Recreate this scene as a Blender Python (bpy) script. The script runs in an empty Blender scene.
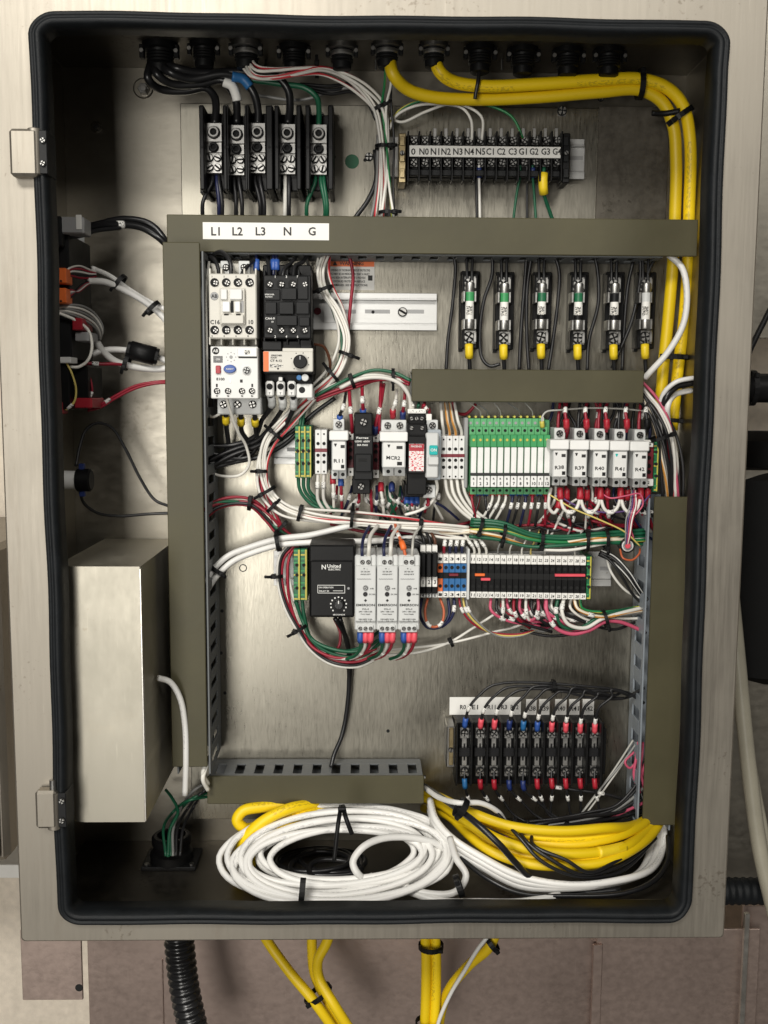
import bpy, math, random
import numpy as np
from mathutils import Matrix, Vector
random.seed(7)
sc = bpy.context.scene
COL = sc.collection

# ------------------------------------------------------------------ camera
F = 1000.0                                   # focal length in pixels of a 768 x 1024 picture
CAM = np.array([-0.0120, -0.8187, 0.4685])
PITCH, YAW, ROLL = 0.1151, 0.0213, 0.0062
cp, sp, cy, sy = math.cos(PITCH), math.sin(PITCH), math.cos(YAW), math.sin(YAW)
FW = np.array([sy*cp, cy*cp, -sp]); _rt = np.array([cy, -sy, 0.0]); _up = np.cross(_rt, FW)
RT = _rt*math.cos(ROLL) + _up*math.sin(ROLL); UP = -_rt*math.sin(ROLL) + _up*math.cos(ROLL)
cd = bpy.data.cameras.new('camera'); cam = bpy.data.objects.new('camera', cd); COL.objects.link(cam)
cd.sensor_fit = 'HORIZONTAL'; cd.sensor_width = 36.0; cd.lens = 36.0*F/768.0
cd.clip_start = 0.02; cd.clip_end = 50
cam.matrix_world = Matrix(((RT[0], UP[0], -FW[0], CAM[0]), (RT[1], UP[1], -FW[1], CAM[1]), (RT[2], UP[2], -FW[2], CAM[2]), (0, 0, 0, 1)))
sc.camera = cam

# ------------------------------------------------------------------ light: indoor lamps, even room light
w = bpy.data.worlds.new('World'); sc.world = w; w.use_nodes = True
bg = w.node_tree.nodes['Background']; bg.inputs[0].default_value = (1.0, 0.94, 0.86, 1); bg.inputs[1].default_value = 0.085
def area(name, loc, target, size, power, col):
    l = bpy.data.lights.new(name, 'AREA'); l.shape = 'RECTANGLE'; l.size, l.size_y = size; l.energy = power; l.color = col
    o = bpy.data.objects.new(name, l); COL.objects.link(o); o.location = loc
    o.rotation_euler = (Vector(target)-Vector(loc)).to_track_quat('-Z', 'Y').to_euler(); return o
area('overhead_lamp', (-0.65, -1.9, 1.85), (0, 0.1, 0.4), (0.7, 0.45), 34, (1.0, 0.965, 0.90))
area('overhead_lamp', (0.75, -1.9, 1.80), (0, 0.1, 0.4), (0.8, 0.5), 12, (1.0, 0.965, 0.90))  # added fill from the right, lifting the dark left bay
area('broad_left_light', (-0.66, -2.3, 0.30), (-0.05, 0.1, 0.4), (0.7, 1.3), 25, (1.0, 0.965, 0.90))  # broad soft area light for the bright left side; source unseen
vs = sc.view_settings; vs.view_transform = 'Standard'; vs.look = 'None'; vs.exposure = 0.35; vs.gamma = 1.0; vs.use_curve_mapping = False

# ------------------------------------------------------------------ from pixels to places
YP = 0.170                                   # face of the mounting panel; the flange is at y = 0
BACK = 0.1907; HW = 0.305; TOPZ = 0.784
def ray(px, py):
    return FW + RT*((px-384)/F) + UP*((512-py)/F)
def P(px, py, h=0.0):                        # h: millimetres in front of the mounting panel
    d = ray(px, py); return CAM + d*((YP-h/1000.0-CAM[1])/d[1])
def PZ(px, py, z):
    d = ray(px, py); return CAM + d*((z-CAM[2])/d[2])
def mpp(px, py, h=0.0):
    return (P(px, py, h)-CAM) @ FW / F

# ------------------------------------------------------------------ materials
MATS = {}
def _new(name):
    m = bpy.data.materials.new(name); m.use_nodes = True; MATS[name] = m
    return m, m.node_tree, m.node_tree.nodes['Principled BSDF']
def plastic(name, col, rough=0.45, var=0.10, spec=0.5, scale=60.0, bump=0.03, metal=0.0, dirt=0.0):
    m, t, b = _new(name); N, L = t.nodes, t.links
    tc = N.new('ShaderNodeTexCoord'); no = N.new('ShaderNodeTexNoise'); no.inputs['Scale'].default_value = scale; no.inputs['Detail'].default_value = 5
    L.new(tc.outputs['Object'], no.inputs['Vector'])
    r = N.new('ShaderNodeMapRange'); r.inputs[1].default_value = 0.3; r.inputs[2].default_value = 0.7; r.inputs[3].default_value = 1-var; r.inputs[4].default_value = 1+var*0.5
    L.new(no.outputs['Fac'], r.inputs[0])
    mx = N.new('ShaderNodeMix'); mx.data_type = 'RGBA'; mx.blend_type = 'MULTIPLY'; mx.inputs[0].default_value = 1
    mx.inputs[6].default_value = (*col, 1); L.new(r.outputs[0], mx.inputs[7]); L.new(mx.outputs[2], b.inputs['Base Color'])
    rr = N.new('ShaderNodeMapRange'); rr.inputs[3].default_value = max(0.05, rough-0.08); rr.inputs[4].default_value = rough+0.1
    L.new(no.outputs['Fac'], rr.inputs[0]); L.new(rr.outputs[0], b.inputs['Roughness'])
    b.inputs['Metallic'].default_value = metal; b.inputs['Specular IOR Level'].default_value = spec
    if bump:
        bp = N.new('ShaderNodeBump'); bp.inputs['Strength'].default_value = bump; bp.inputs['Distance'].default_value = 0.002
        n2 = N.new('ShaderNodeTexNoise'); n2.inputs['Scale'].default_value = scale*12; L.new(tc.outputs['Object'], n2.inputs['Vector'])
        L.new(n2.outputs['Fac'], bp.inputs['Height']); L.new(bp.outputs[0], b.inputs['Normal'])
    return m
def steel(name, c0, c1, rough=0.34, streak=(60, 60, 3), blotch=7.0, metal=1.0, stain=(0.30, 0.24, 0.17), stain_amt=0.35, speck=0.55, soft=0.55):
    mid = [(a+b)/2 for a, b in zip(c0, c1)]; c0 = tuple(m+(a-m)*soft for a, m in zip(c0, mid)); c1 = tuple(m+(a-m)*soft for a, m in zip(c1, mid))
    m, t, b = _new(name); N, L = t.nodes, t.links
    tc = N.new('ShaderNodeTexCoord'); mp = N.new('ShaderNodeMapping'); mp.inputs['Scale'].default_value = streak
    L.new(tc.outputs['Object'], mp.inputs['Vector'])
    n1 = N.new('ShaderNodeTexNoise'); n1.inputs['Scale'].default_value = 4; n1.inputs['Detail'].default_value = 8; n1.inputs['Roughness'].default_value = 0.7; L.new(mp.outputs[0], n1.inputs['Vector'])
    n2 = N.new('ShaderNodeTexNoise'); n2.inputs['Scale'].default_value = blotch; n2.inputs['Detail'].default_value = 7; n2.inputs['Roughness'].default_value = 0.6; n2.inputs['Distortion'].default_value = 0.6; L.new(tc.outputs['Object'], n2.inputs['Vector'])
    add = N.new('ShaderNodeMath'); add.operation = 'ADD'; L.new(n1.outputs['Fac'], add.inputs[0]); L.new(n2.outputs['Fac'], add.inputs[1])
    cr = N.new('ShaderNodeMapRange'); cr.inputs[1].default_value = 0.75; cr.inputs[2].default_value = 1.25; L.new(add.outputs[0], cr.inputs[0])
    mx = N.new('ShaderNodeMix'); mx.data_type = 'RGBA'; mx.inputs[6].default_value = (*c0, 1); mx.inputs[7].default_value = (*c1, 1); L.new(cr.outputs[0], mx.inputs[0])
    n3 = N.new('ShaderNodeTexNoise'); n3.inputs['Scale'].default_value = blotch*0.6; n3.inputs['Detail'].default_value = 9; n3.inputs['Roughness'].default_value = 0.75
    mp3 = N.new('ShaderNodeMapping'); mp3.inputs['Scale'].default_value = (streak[0]/12, streak[1]/12, streak[2]/3 if streak[2] < streak[0] else streak[2]/12); L.new(tc.outputs['Object'], mp3.inputs['Vector']); L.new(mp3.outputs[0], n3.inputs['Vector'])
    sr = N.new('ShaderNodeMapRange'); sr.inputs[1].default_value = 0.55; sr.inputs[2].default_value = 0.75; sr.inputs[4].default_value = stain_amt; L.new(n3.outputs['Fac'], sr.inputs[0])
    mx2 = N.new('ShaderNodeMix'); mx2.data_type = 'RGBA'; mx2.inputs[7].default_value = (*stain, 1); L.new(mx.outputs[2], mx2.inputs[6]); L.new(sr.outputs[0], mx2.inputs[0])
    last = mx2.outputs[2]
    for ang, sc_ in ((0.5, 90), (-0.9, 60), (1.4, 130)):
        mp4 = N.new('ShaderNodeMapping'); mp4.inputs['Rotation'].default_value = (0, ang, 0); mp4.inputs['Scale'].default_value = (sc_*6, 1, sc_*0.25); L.new(tc.outputs['Object'], mp4.inputs['Vector'])
        n4 = N.new('ShaderNodeTexNoise'); n4.inputs['Scale'].default_value = 1; n4.inputs['Detail'].default_value = 2; L.new(mp4.outputs[0], n4.inputs['Vector'])
        s4 = N.new('ShaderNodeMapRange'); s4.inputs[1].default_value = 0.70; s4.inputs[2].default_value = 0.78; s4.inputs[4].default_value = 0.30; L.new(n4.outputs['Fac'], s4.inputs[0])
        m4 = N.new('ShaderNodeMix'); m4.data_type = 'RGBA'; m4.inputs[7].default_value = (min(1, c1[0]*1.45), min(1, c1[1]*1.45), min(1, c1[2]*1.45), 1); L.new(last, m4.inputs[6]); L.new(s4.outputs[0], m4.inputs[0]); last = m4.outputs[2]
    n5 = N.new('ShaderNodeTexNoise'); n5.inputs['Scale'].default_value = 240; n5.inputs['Detail'].default_value = 3; L.new(tc.outputs['Object'], n5.inputs['Vector'])
    n6 = N.new('ShaderNodeTexNoise'); n6.inputs['Scale'].default_value = 11; n6.inputs['Detail'].default_value = 4; L.new(tc.outputs['Object'], n6.inputs['Vector'])
    p5 = N.new('ShaderNodeMath'); p5.operation = 'ADD'; L.new(n5.outputs['Fac'], p5.inputs[0]); L.new(n6.outputs['Fac'], p5.inputs[1])
    s5 = N.new('ShaderNodeMapRange'); s5.inputs[1].default_value = 1.22; s5.inputs[2].default_value = 1.34; s5.inputs[4].default_value = speck; L.new(p5.outputs[0], s5.inputs[0])
    m5 = N.new('ShaderNodeMix'); m5.data_type = 'RGBA'; m5.inputs[7].default_value = (stain[0]*0.7, stain[1]*0.7, stain[2]*0.7, 1); L.new(last, m5.inputs[6]); L.new(s5.outputs[0], m5.inputs[0])
    L.new(m5.outputs[2], b.inputs['Base Color'])
    rr = N.new('ShaderNodeMapRange'); rr.inputs[1].default_value = 0.7; rr.inputs[2].default_value = 1.3; rr.inputs[3].default_value = rough-0.07; rr.inputs[4].default_value = rough+0.12
    L.new(add.outputs[0], rr.inputs[0]); L.new(rr.outputs[0], b.inputs['Roughness'])
    b.inputs['Metallic'].default_value = metal
    bp = N.new('ShaderNodeBump'); bp.inputs['Strength'].default_value = 0.08; bp.inputs['Distance'].default_value = 0.001; L.new(n1.outputs['Fac'], bp.inputs['Height']); L.new(bp.outputs[0], b.inputs['Normal'])
    return m
def uvmat(name, col, stripe=None, width=0.16, rough=0.42, prints=None, twist=0.0, period=1.0):
    """wire insulation: an optional stripe along the wire and faint print, both laid out on the tube's own UVs"""
    m, t, b = _new(name); N, L = t.nodes, t.links
    uv = N.new('ShaderNodeUVMap'); sx = N.new('ShaderNodeSeparateXYZ'); L.new(uv.outputs[0], sx.inputs[0])
    oi = N.new('ShaderNodeObjectInfo')
    vr = N.new('ShaderNodeMapRange'); vr.inputs[3].default_value = 0.82; vr.inputs[4].default_value = 1.08; L.new(oi.outputs['Random'], vr.inputs[0])
    mx0 = N.new('ShaderNodeMix'); mx0.data_type = 'RGBA'; mx0.blend_type = 'MULTIPLY'; mx0.inputs[0].default_value = 1; mx0.inputs[6].default_value = (*col, 1); L.new(vr.outputs[0], mx0.inputs[7])
    out = mx0.outputs[2]
    def M(op, a, bb):
        n = N.new('ShaderNodeMath'); n.operation = op
        for i, v in enumerate((a, bb)):
            if isinstance(v, (int, float)): n.inputs[i].default_value = v
            else: L.new(v, n.inputs[i])
        return n.outputs[0]
    if stripe:
        u = M('FRACT', M('ADD', M('ADD', sx.outputs[0], M('MULTIPLY', sx.outputs[1], twist)), oi.outputs['Random']), 0)
        fac = M('LESS_THAN', M('FRACT', M('MULTIPLY', u, period), 0), width*period)
        mx = N.new('ShaderNodeMix'); mx.data_type = 'RGBA'; L.new(fac, mx.inputs[0]); L.new(out, mx.inputs[6]); mx.inputs[7].default_value = (*stripe, 1); out = mx.outputs[2]
    if prints:
        cmb = N.new('ShaderNodeCombineXYZ'); L.new(M('MULTIPLY', sx.outputs[0], 22), cmb.inputs[0]); L.new(M('MULTIPLY', sx.outputs[1], 260), cmb.inputs[1])
        no = N.new('ShaderNodeTexNoise'); no.inputs['Scale'].default_value = 1.0; no.inputs['Detail'].default_value = 1; L.new(cmb.outputs[0], no.inputs['Vector'])
        gate = M('LESS_THAN', M('FRACT', M('MULTIPLY', sx.outputs[1], 7.0), 0), 0.6)
        band = M('MULTIPLY', M('LESS_THAN', M('FRACT', M('ADD', sx.outputs[0], M('MULTIPLY', oi.outputs['Random'], 0.3)), 0), 0.40), M('GREATER_THAN', M('FRACT', M('ADD', sx.outputs[0], M('MULTIPLY', oi.outputs['Random'], 0.3)), 0), 0.26))
        fac = M('MULTIPLY', M('MULTIPLY', M('GREATER_THAN', no.outputs['Fac'], 0.52), M('MULTIPLY', band, gate)), 0.38)
        mx = N.new('ShaderNodeMix'); mx.data_type = 'RGBA'; L.new(fac, mx.inputs[0]); L.new(out, mx.inputs[6]); mx.inputs[7].default_value = (*prints, 1); out = mx.outputs[2]
    L.new(out, b.inputs['Base Color']); b.inputs['Roughness'].default_value = rough
    return m
def printed(name, paper, ink, sx_, sz_, thr=0.55, rough=0.5):
    """paper or sleeve with rows of small print too fine to read"""
    m, t, b = _new(name); N, L = t.nodes, t.links
    tc = N.new('ShaderNodeTexCoord'); mp = N.new('ShaderNodeMapping'); mp.inputs['Scale'].default_value = (sx_, sx_, sz_); L.new(tc.outputs['Object'], mp.inputs['Vector'])
    no = N.new('ShaderNodeTexNoise'); no.inputs['Scale'].default_value = 1; no.inputs['Detail'].default_value = 2; L.new(mp.outputs[0], no.inputs['Vector'])
    g = N.new('ShaderNodeMath'); g.operation = 'GREATER_THAN'; g.inputs[1].default_value = thr; L.new(no.outputs['Fac'], g.inputs[0])
    mx = N.new('ShaderNodeMix'); mx.data_type = 'RGBA'; mx.inputs[6].default_value = (*paper, 1); mx.inputs[7].default_value = (*ink, 1); L.new(g.outputs[0], mx.inputs[0])
    L.new(mx.outputs[2], b.inputs['Base Color']); b.inputs['Roughness'].default_value = rough
    return m
steel('steel_flange', (0.29, 0.265, 0.225), (0.385, 0.355, 0.305), 0.53, (70, 70, 3), 5, stain=(0.24, 0.20, 0.155), stain_amt=0.42)
steel('steel_panel', (0.26, 0.245, 0.205), (0.345, 0.325, 0.275), 0.31, (160, 60, 20), 5, stain=(0.24, 0.225, 0.19), stain_amt=0.25, speck=0.22)
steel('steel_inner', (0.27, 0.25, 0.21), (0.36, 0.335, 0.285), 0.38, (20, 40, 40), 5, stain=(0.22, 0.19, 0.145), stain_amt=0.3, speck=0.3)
steel('steel_box', (0.40, 0.375, 0.315), (0.48, 0.455, 0.385), 0.50, (20, 20, 8), 14, stain=(0.5, 0.44, 0.34), stain_amt=0.3)
steel('steel_wall', (0.52, 0.405, 0.355), (0.545, 0.44, 0.39), 0.46, (26, 26, 34), 2, stain=(0.47, 0.37, 0.32), stain_amt=0.12, speck=0.06, soft=0.4)
steel('steel_floor', (0.10, 0.09, 0.075), (0.17, 0.155, 0.13), 0.45, (30, 30, 30), 12, stain=(0.05, 0.045, 0.035), stain_amt=0.7)  # grime, with the dimness of floor and ceiling put into the colour
steel('steel_bright', (0.48, 0.46, 0.42), (0.60, 0.58, 0.54), 0.36, (40, 40, 40), 20, stain_amt=0.1)
steel('zinc', (0.22, 0.215, 0.21), (0.32, 0.315, 0.30), 0.38, (80, 80, 80), 40, stain_amt=0.2)
steel('aluminium', (0.46, 0.46, 0.45), (0.56, 0.56, 0.55), 0.5, (10, 60, 60), 20, stain_amt=0.1)
steel('brass', (0.36, 0.28, 0.15), (0.50, 0.41, 0.24), 0.32, (60, 60, 60), 40, stain_amt=0.2)
steel('tin', (0.34, 0.335, 0.32), (0.46, 0.455, 0.44), 0.40, (60, 60, 60), 40, stain_amt=0.15)
plastic('rubber', (0.008, 0.0095, 0.011), 0.5, 0.25, 0.2, bump=0.15, scale=80)
plastic('duct_cover', (0.070, 0.063, 0.033), 0.50, 0.20, 0.35, scale=12, bump=0.04)
plastic('duct_base', (0.130, 0.138, 0.142), 0.5, 0.10, scale=20)
plastic('duct_base_light', (0.24, 0.27, 0.30), 0.5, 0.10, scale=20)
plastic('black', (0.006, 0.006, 0.0063), 0.45, 0.2, 0.22)
plastic('black_gloss', (0.012, 0.012, 0.013), 0.25, 0.2)
plastic('charcoal', (0.008, 0.0084, 0.009), 0.5, 0.15, 0.25)
plastic('hole', (0.004, 0.004, 0.004), 0.8, 0.0, bump=0)  # near-black for holes, slots and gaps: recess shade held in the colour
plastic('beige', (0.62, 0.60, 0.54), 0.45, 0.06)
plastic('offwhite', (0.72, 0.72, 0.70), 0.42, 0.06)
plastic('white', (0.80, 0.80, 0.78), 0.42, 0.05)
plastic('light_grey', (0.60, 0.61, 0.60), 0.45, 0.07)
plastic('mid_grey', (0.30, 0.30, 0.30), 0.45, 0.07)
plastic('grey_blue', (0.38, 0.42, 0.45), 0.4, 0.06)
plastic('red', (0.38, 0.016, 0.030), 0.40, 0.1)
plastic('dark_red', (0.17, 0.012, 0.022), 0.42, 0.1)
plastic('pink_red', (0.75, 0.09, 0.12), 0.40, 0.1)
plastic('orange', (0.80, 0.16, 0.03), 0.42, 0.1)
plastic('blue', (0.03, 0.09, 0.34), 0.40, 0.1)
plastic('navy', (0.015, 0.03, 0.13), 0.42, 0.1)
plastic('term_blue', (0.02, 0.13, 0.33), 0.45, 0.1)
plastic('green', (0.045, 0.30, 0.10), 0.45, 0.1)
plastic('pcb_green', (0.10, 0.36, 0.15), 0.45, 0.08)
plastic('dark_green', (0.012, 0.13, 0.055), 0.42, 0.1)
plastic('yellow', (0.80, 0.58, 0.02), 0.42, 0.08)
plastic('lemon', (0.55, 0.48, 0.08), 0.42, 0.08)
plastic('teal', (0.0, 0.42, 0.40), 0.4, 0.05)
plastic('ink', (0.02, 0.02, 0.02), 0.6, 0.0, bump=0)
plastic('ink_white', (0.75, 0.75, 0.72), 0.6, 0.0, bump=0)
plastic('ink_red', (0.55, 0.04, 0.04), 0.6, 0.0, bump=0)
plastic('paper', (0.80, 0.79, 0.75), 0.5, 0.04)
plastic('wall_paint', (0.74, 0.66, 0.55), 0.7, 0.12, scale=90, bump=0.2)
plastic('hose_clear', (0.30, 0.28, 0.22), 0.35, 0.15, scale=20)
plastic('dark_body', (0.004, 0.004, 0.004), 0.6, 0.3, 0.1)
printed('marker', (0.80, 0.79, 0.75), (0.05, 0.05, 0.05), 700, 900, 0.60)
printed('small_print', (0.72, 0.70, 0.64), (0.06, 0.06, 0.06), 500, 1100, 0.50)
printed('red_print', (0.78, 0.74, 0.72), (0.60, 0.06, 0.08), 420, 900, 0.55)
printed('grey_print', (0.60, 0.61, 0.60), (0.10, 0.10, 0.10), 700, 900, 0.55)
printed('dark_print', (0.045, 0.047, 0.05), (0.45, 0.45, 0.43), 600, 1300, 0.56)
WIRE = {}
for n, c in dict(white=(0.78, 0.76, 0.70), black=(0.013, 0.013, 0.014), red=(0.30, 0.012, 0.030), green=(0.010, 0.10, 0.048), pink=(0.55, 0.09, 0.16),
                 grey=(0.24, 0.24, 0.23), orange=(0.55, 0.12, 0.04), navy=(0.012, 0.016, 0.06), brown=(0.10, 0.035, 0.015), yellow_thin=(0.62, 0.50, 0.14), violet=(0.10, 0.05, 0.18), clear=(0.50, 0.49, 0.45)).items():
    WIRE[n] = uvmat('wire_'+n, c)
WIRE['white_red'] = uvmat('wire_white_red', (0.76, 0.73, 0.67), (0.50, 0.03, 0.04), 0.30, twist=5.0)
WIRE['white_black'] = uvmat('wire_white_black', (0.74, 0.72, 0.66), (0.03, 0.03, 0.03), 0.26, twist=5.0)
WIRE['white_orange'] = uvmat('wire_white_orange', (0.74, 0.66, 0.52), (0.55, 0.25, 0.05), 0.25, twist=5.0)
WIRE['green_yellow'] = uvmat('wire_green_yellow', (0.02, 0.22, 0.07), (0.60, 0.52, 0.08), 0.2, twist=5.0)
WIRE['red_black'] = uvmat('wire_red_black', (0.28, 0.012, 0.02), (0.02, 0.02, 0.02), 0.3)
WIRE['black_white'] = uvmat('wire_black_white', (0.013, 0.013, 0.014), (0.6, 0.6, 0.57), 0.14)
WIRE['cable_white'] = uvmat('cable_white', (0.80, 0.79, 0.76), prints=(0.25, 0.25, 0.27), rough=0.38)
WIRE['cable_yellow'] = uvmat('cable_yellow', (0.86, 0.60, 0.005), prints=(0.22, 0.15, 0.02), rough=0.46)
WIRE['cable_black'] = uvmat('cable_black', (0.012, 0.012, 0.013), rough=0.33)

# ------------------------------------------------------------------ mesh helpers
def mesh(name, V, Fc, smooth=False, uv=None):
    me = bpy.data.meshes.new(name); me.from_pydata([tuple(v) for v in V], [], Fc); me.update()
    if smooth: me.polygons.foreach_set('use_smooth', [True]*len(me.polygons))
    if uv is not None:
        l = me.uv_layers.new(name='UVMap'); l.data.foreach_set('uv', np.asarray(uv, dtype=np.float32).ravel())
    return me
_boxc = {}
def chbox(sx, sy_, sz, b):
    """box with chamfered edges, centred"""
    key = (round(sx, 5), round(sy_, 5), round(sz, 5), round(b, 5))
    if key in _boxc: return _boxc[key]
    hx, hy, hz = sx/2, sy_/2, sz/2; b = min(b, hx*0.45, hy*0.45, hz*0.45)
    V = []; idx = {}
    for a in (-1, 1):
        for c in (-1, 1):
            for d in (-1, 1):
                for k in range(3):
                    p = [a*(hx-b), c*(hy-b), d*(hz-b)]; p[k] = (a*hx, c*hy, d*hz)[k]
                    idx[(a, c, d, k)] = len(V); V.append(p)
    Fs = []
    s = (-1, 1)
    for a in s:
        q = [idx[(a, -1, -1, 0)], idx[(a, 1, -1, 0)], idx[(a, 1, 1, 0)], idx[(a, -1, 1, 0)]]; Fs.append(q if a > 0 else q[::-1])
        q = [idx[(-1, a, -1, 1)], idx[(1, a, -1, 1)], idx[(1, a, 1, 1)], idx[(-1, a, 1, 1)]]; Fs.append(q[::-1] if a > 0 else q)
        q = [idx[(-1, -1, a, 2)], idx[(1, -1, a, 2)], idx[(1, 1, a, 2)], idx[(-1, 1, a, 2)]]; Fs.append(q if a > 0 else q[::-1])
    for a in s:
        for c in s:
            q = [idx[(a, c, -1, 0)], idx[(a, c, 1, 0)], idx[(a, c, 1, 1)], idx[(a, c, -1, 1)]]; Fs.append(q[::-1] if a*c > 0 else q)
            q = [idx[(a, -1, c, 0)], idx[(a, 1, c, 0)], idx[(a, 1, c, 2)], idx[(a, -1, c, 2)]]; Fs.append(q if a*c > 0 else q[::-1])
            q = [idx[(-1, a, c, 1)], idx[(1, a, c, 1)], idx[(1, a, c, 2)], idx[(-1, a, c, 2)]]; Fs.append(q[::-1] if a*c > 0 else q)
            for d in s:
                q = [idx[(a, c, d, 0)], idx[(a, c, d, 1)], idx[(a, c, d, 2)]]; Fs.append(q if a*c*d > 0 else q[::-1])
    _boxc[key] = mesh('box', V, Fs)
    return _boxc[key]
_lc = {}
def lathe(profile, n=20, axis='Y', hexa=False):
    """profile of (radius, position); axis Y points to the viewer side (position grows towards -Y) or Z (position up)"""
    key = (tuple((round(r, 5), round(z, 5)) for r, z in profile), n, axis)
    if key in _lc: return _lc[key]
    V, Fs = [], []
    for r, z in profile:
        for i in range(n):
            a = 2*math.pi*i/n
            x, y = r*math.cos(a), r*math.sin(a)
            V.append((x, -z, y) if axis == 'Y' else (x, y, z) if axis == 'Z' else (z, x, y))
    for k in range(len(profile)-1):
        for i in range(n):
            j = (i+1) % n
            q = [k*n+i, k*n+j, (k+1)*n+j, (k+1)*n+i]; Fs.append(q)
    if profile[0][0] > 1e-6: Fs.append(list(range(n))[::-1])
    if profile[-1][0] > 1e-6: Fs.append([(len(profile)-1)*n+i for i in range(n)])
    me = mesh('turned', V, Fs)
    me.polygons.foreach_set('use_smooth', [len(p.vertices) == 4 and n > 8 for p in me.polygons])
    try: me.set_sharp_from_angle(angle=math.radians(35))
    except Exception: pass
    _lc[key] = me; return me
def spline(pts, seg=7):
    p = np.asarray(pts, float)
    if len(p) < 3: return np.array([p[0]+(p[-1]-p[0])*t for t in np.linspace(0, 1, 6)])
    q = np.vstack([2*p[0]-p[1], p, 2*p[-1]-p[-2]]); out = []
    for i in range(1, len(q)-2):
        a, b, c, d = q[i-1:i+3]
        ta = 0; tb = ta+max(np.linalg.norm(b-a), 1e-6)**0.5; tc_ = tb+max(np.linalg.norm(c-b), 1e-6)**0.5; td = tc_+max(np.linalg.norm(d-c), 1e-6)**0.5
        for t in np.linspace(tb, tc_, seg, endpoint=False):
            A1 = (tb-t)/(tb-ta)*a+(t-ta)/(tb-ta)*b; A2 = (tc_-t)/(tc_-tb)*b+(t-tb)/(tc_-tb)*c; A3 = (td-t)/(td-tc_)*c+(t-tc_)/(td-tc_)*d
            B1 = (tc_-t)/(tc_-ta)*A1+(t-ta)/(tc_-ta)*A2; B2 = (td-t)/(td-tb)*A2+(t-tb)/(td-tb)*A3
            out.append((tc_-t)/(tc_-tb)*B1+(t-tb)/(tc_-tb)*B2)
    out.append(p[-1]); return np.array(out)
def tube(path, r, n=8, rings=None):
    """tube mesh along world points; r a number or one per point"""
    path = np.asarray(path); m = len(path); rr = np.full(m, r) if np.isscalar(r) else np.asarray(r)
    T = np.gradient(path, axis=0); T /= np.maximum(np.linalg.norm(T, axis=1), 1e-9)[:, None]
    ref = np.array([0, -1.0, 0.1]); nrm = ref-T[0]*(ref@T[0])
    if np.linalg.norm(nrm) < 1e-3: nrm = np.array([1.0, 0, 0])-T[0]*T[0][0]
    nrm /= np.linalg.norm(nrm); V = []; ds = np.r_[0, np.cumsum(np.linalg.norm(np.diff(path, axis=0), axis=1))]
    ang = np.arange(n)*2*math.pi/n
    for i in range(m):
        nrm = nrm-T[i]*(nrm@T[i]); nrm /= max(np.linalg.norm(nrm), 1e-9); b = np.cross(T[i], nrm)
        V.append(path[i]+rr[i]*(np.cos(ang)[:, None]*nrm+np.sin(ang)[:, None]*b))
    V = np.concatenate(V); Fs = []; uv = []
    for i in range(m-1):
        for k in range(n):
            j = (k+1) % n
            Fs.append((i*n+k, i*n+j, (i+1)*n+j, (i+1)*n+k)); u0, u1 = k/n, (k+1)/n
            uv += [(u0, ds[i]), (u1, ds[i]), (u1, ds[i+1]), (u0, ds[i+1])]
    Fs.append(tuple(range(n))[::-1]); uv += [(0, 0)]*n
    Fs.append(tuple((m-1)*n+k for k in range(n))); uv += [(0, 0)]*n
    return V, Fs, uv
_txt = {}
def text_mesh(s):
    if s in _txt: return _txt[s]
    c = bpy.data.curves.new('lettering', 'FONT'); c.body = s; c.align_x = 'CENTER'; c.align_y = 'CENTER'; c.resolution_u = 2; c.offset = 0.018
    o = bpy.data.objects.new('lettering', c); COL.objects.link(o)
    dg = bpy.context.evaluated_depsgraph_get(); me = bpy.data.meshes.new_from_object(o.evaluated_get(dg))
    bpy.data.objects.remove(o); bpy.data.curves.remove(c)
    for v in me.vertices: v.co = (v.co.x, 0, v.co.y)
    xs = [v.co.x for v in me.vertices]; zs = [v.co.z for v in me.vertices]
    mx_, mz = (max(xs)+min(xs))/2, (max(zs)+min(zs))/2
    for v in me.vertices: v.co.x -= mx_; v.co.z -= mz
    _txt[s] = (me, max(xs)-min(xs), max(zs)-min(zs)); return _txt[s]

WPOS = {}                                    # world origin of every object
def link(name, me, loc, parent=None, m=None):
    o = bpy.data.objects.new(name, me); COL.objects.link(o)
    loc = np.asarray(loc, float); WPOS[o.name] = loc
    if parent is not None:
        o.parent = parent; o.location = loc-WPOS[parent.name]
    else: o.location = loc
    if m is not None and me is not None:
        mm = MATS[m] if isinstance(m, str) else m
        if not me.materials: me.materials.append(mm)
        if me.materials[0] is not mm:
            o.material_slots[0].link = 'OBJECT'; o.material_slots[0].material = mm
    return o
def tag(o, label=None, cat=None, group=None, kind=None):
    if label: o['label'] = label
    if cat: o['category'] = cat
    if group: o['group'] = group
    if kind: o['kind'] = kind
    return o
def thing(name, label, cat, px, py, h=0, group=None, at=None):
    return tag(link(name, None, P(px, py, h) if at is None else at), label, cat, group)
def box(par, name, x0, y0, x1, y1, h0, h1, m, b=0.5):
    """box whose FRONT face covers the pixel rectangle at height h1 and which reaches back to height h0"""
    c = P((x0+x1)/2, (y0+y1)/2, h1); k = mpp((x0+x1)/2, (y0+y1)/2, h1)
    me = chbox((x1-x0)*k, (h1-h0)/1000, (y1-y0)*k*1.006, b/1000)
    return link(name, me, c+np.array([0, (h1-h0)/2000, 0]), par, m)
def wbox(par, name, lo, hi, m, b=0.0005):
    lo, hi = np.array(lo, float), np.array(hi, float); s = hi-lo
    return link(name, chbox(s[0], s[1], s[2], b), (lo+hi)/2, par, m)
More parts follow.
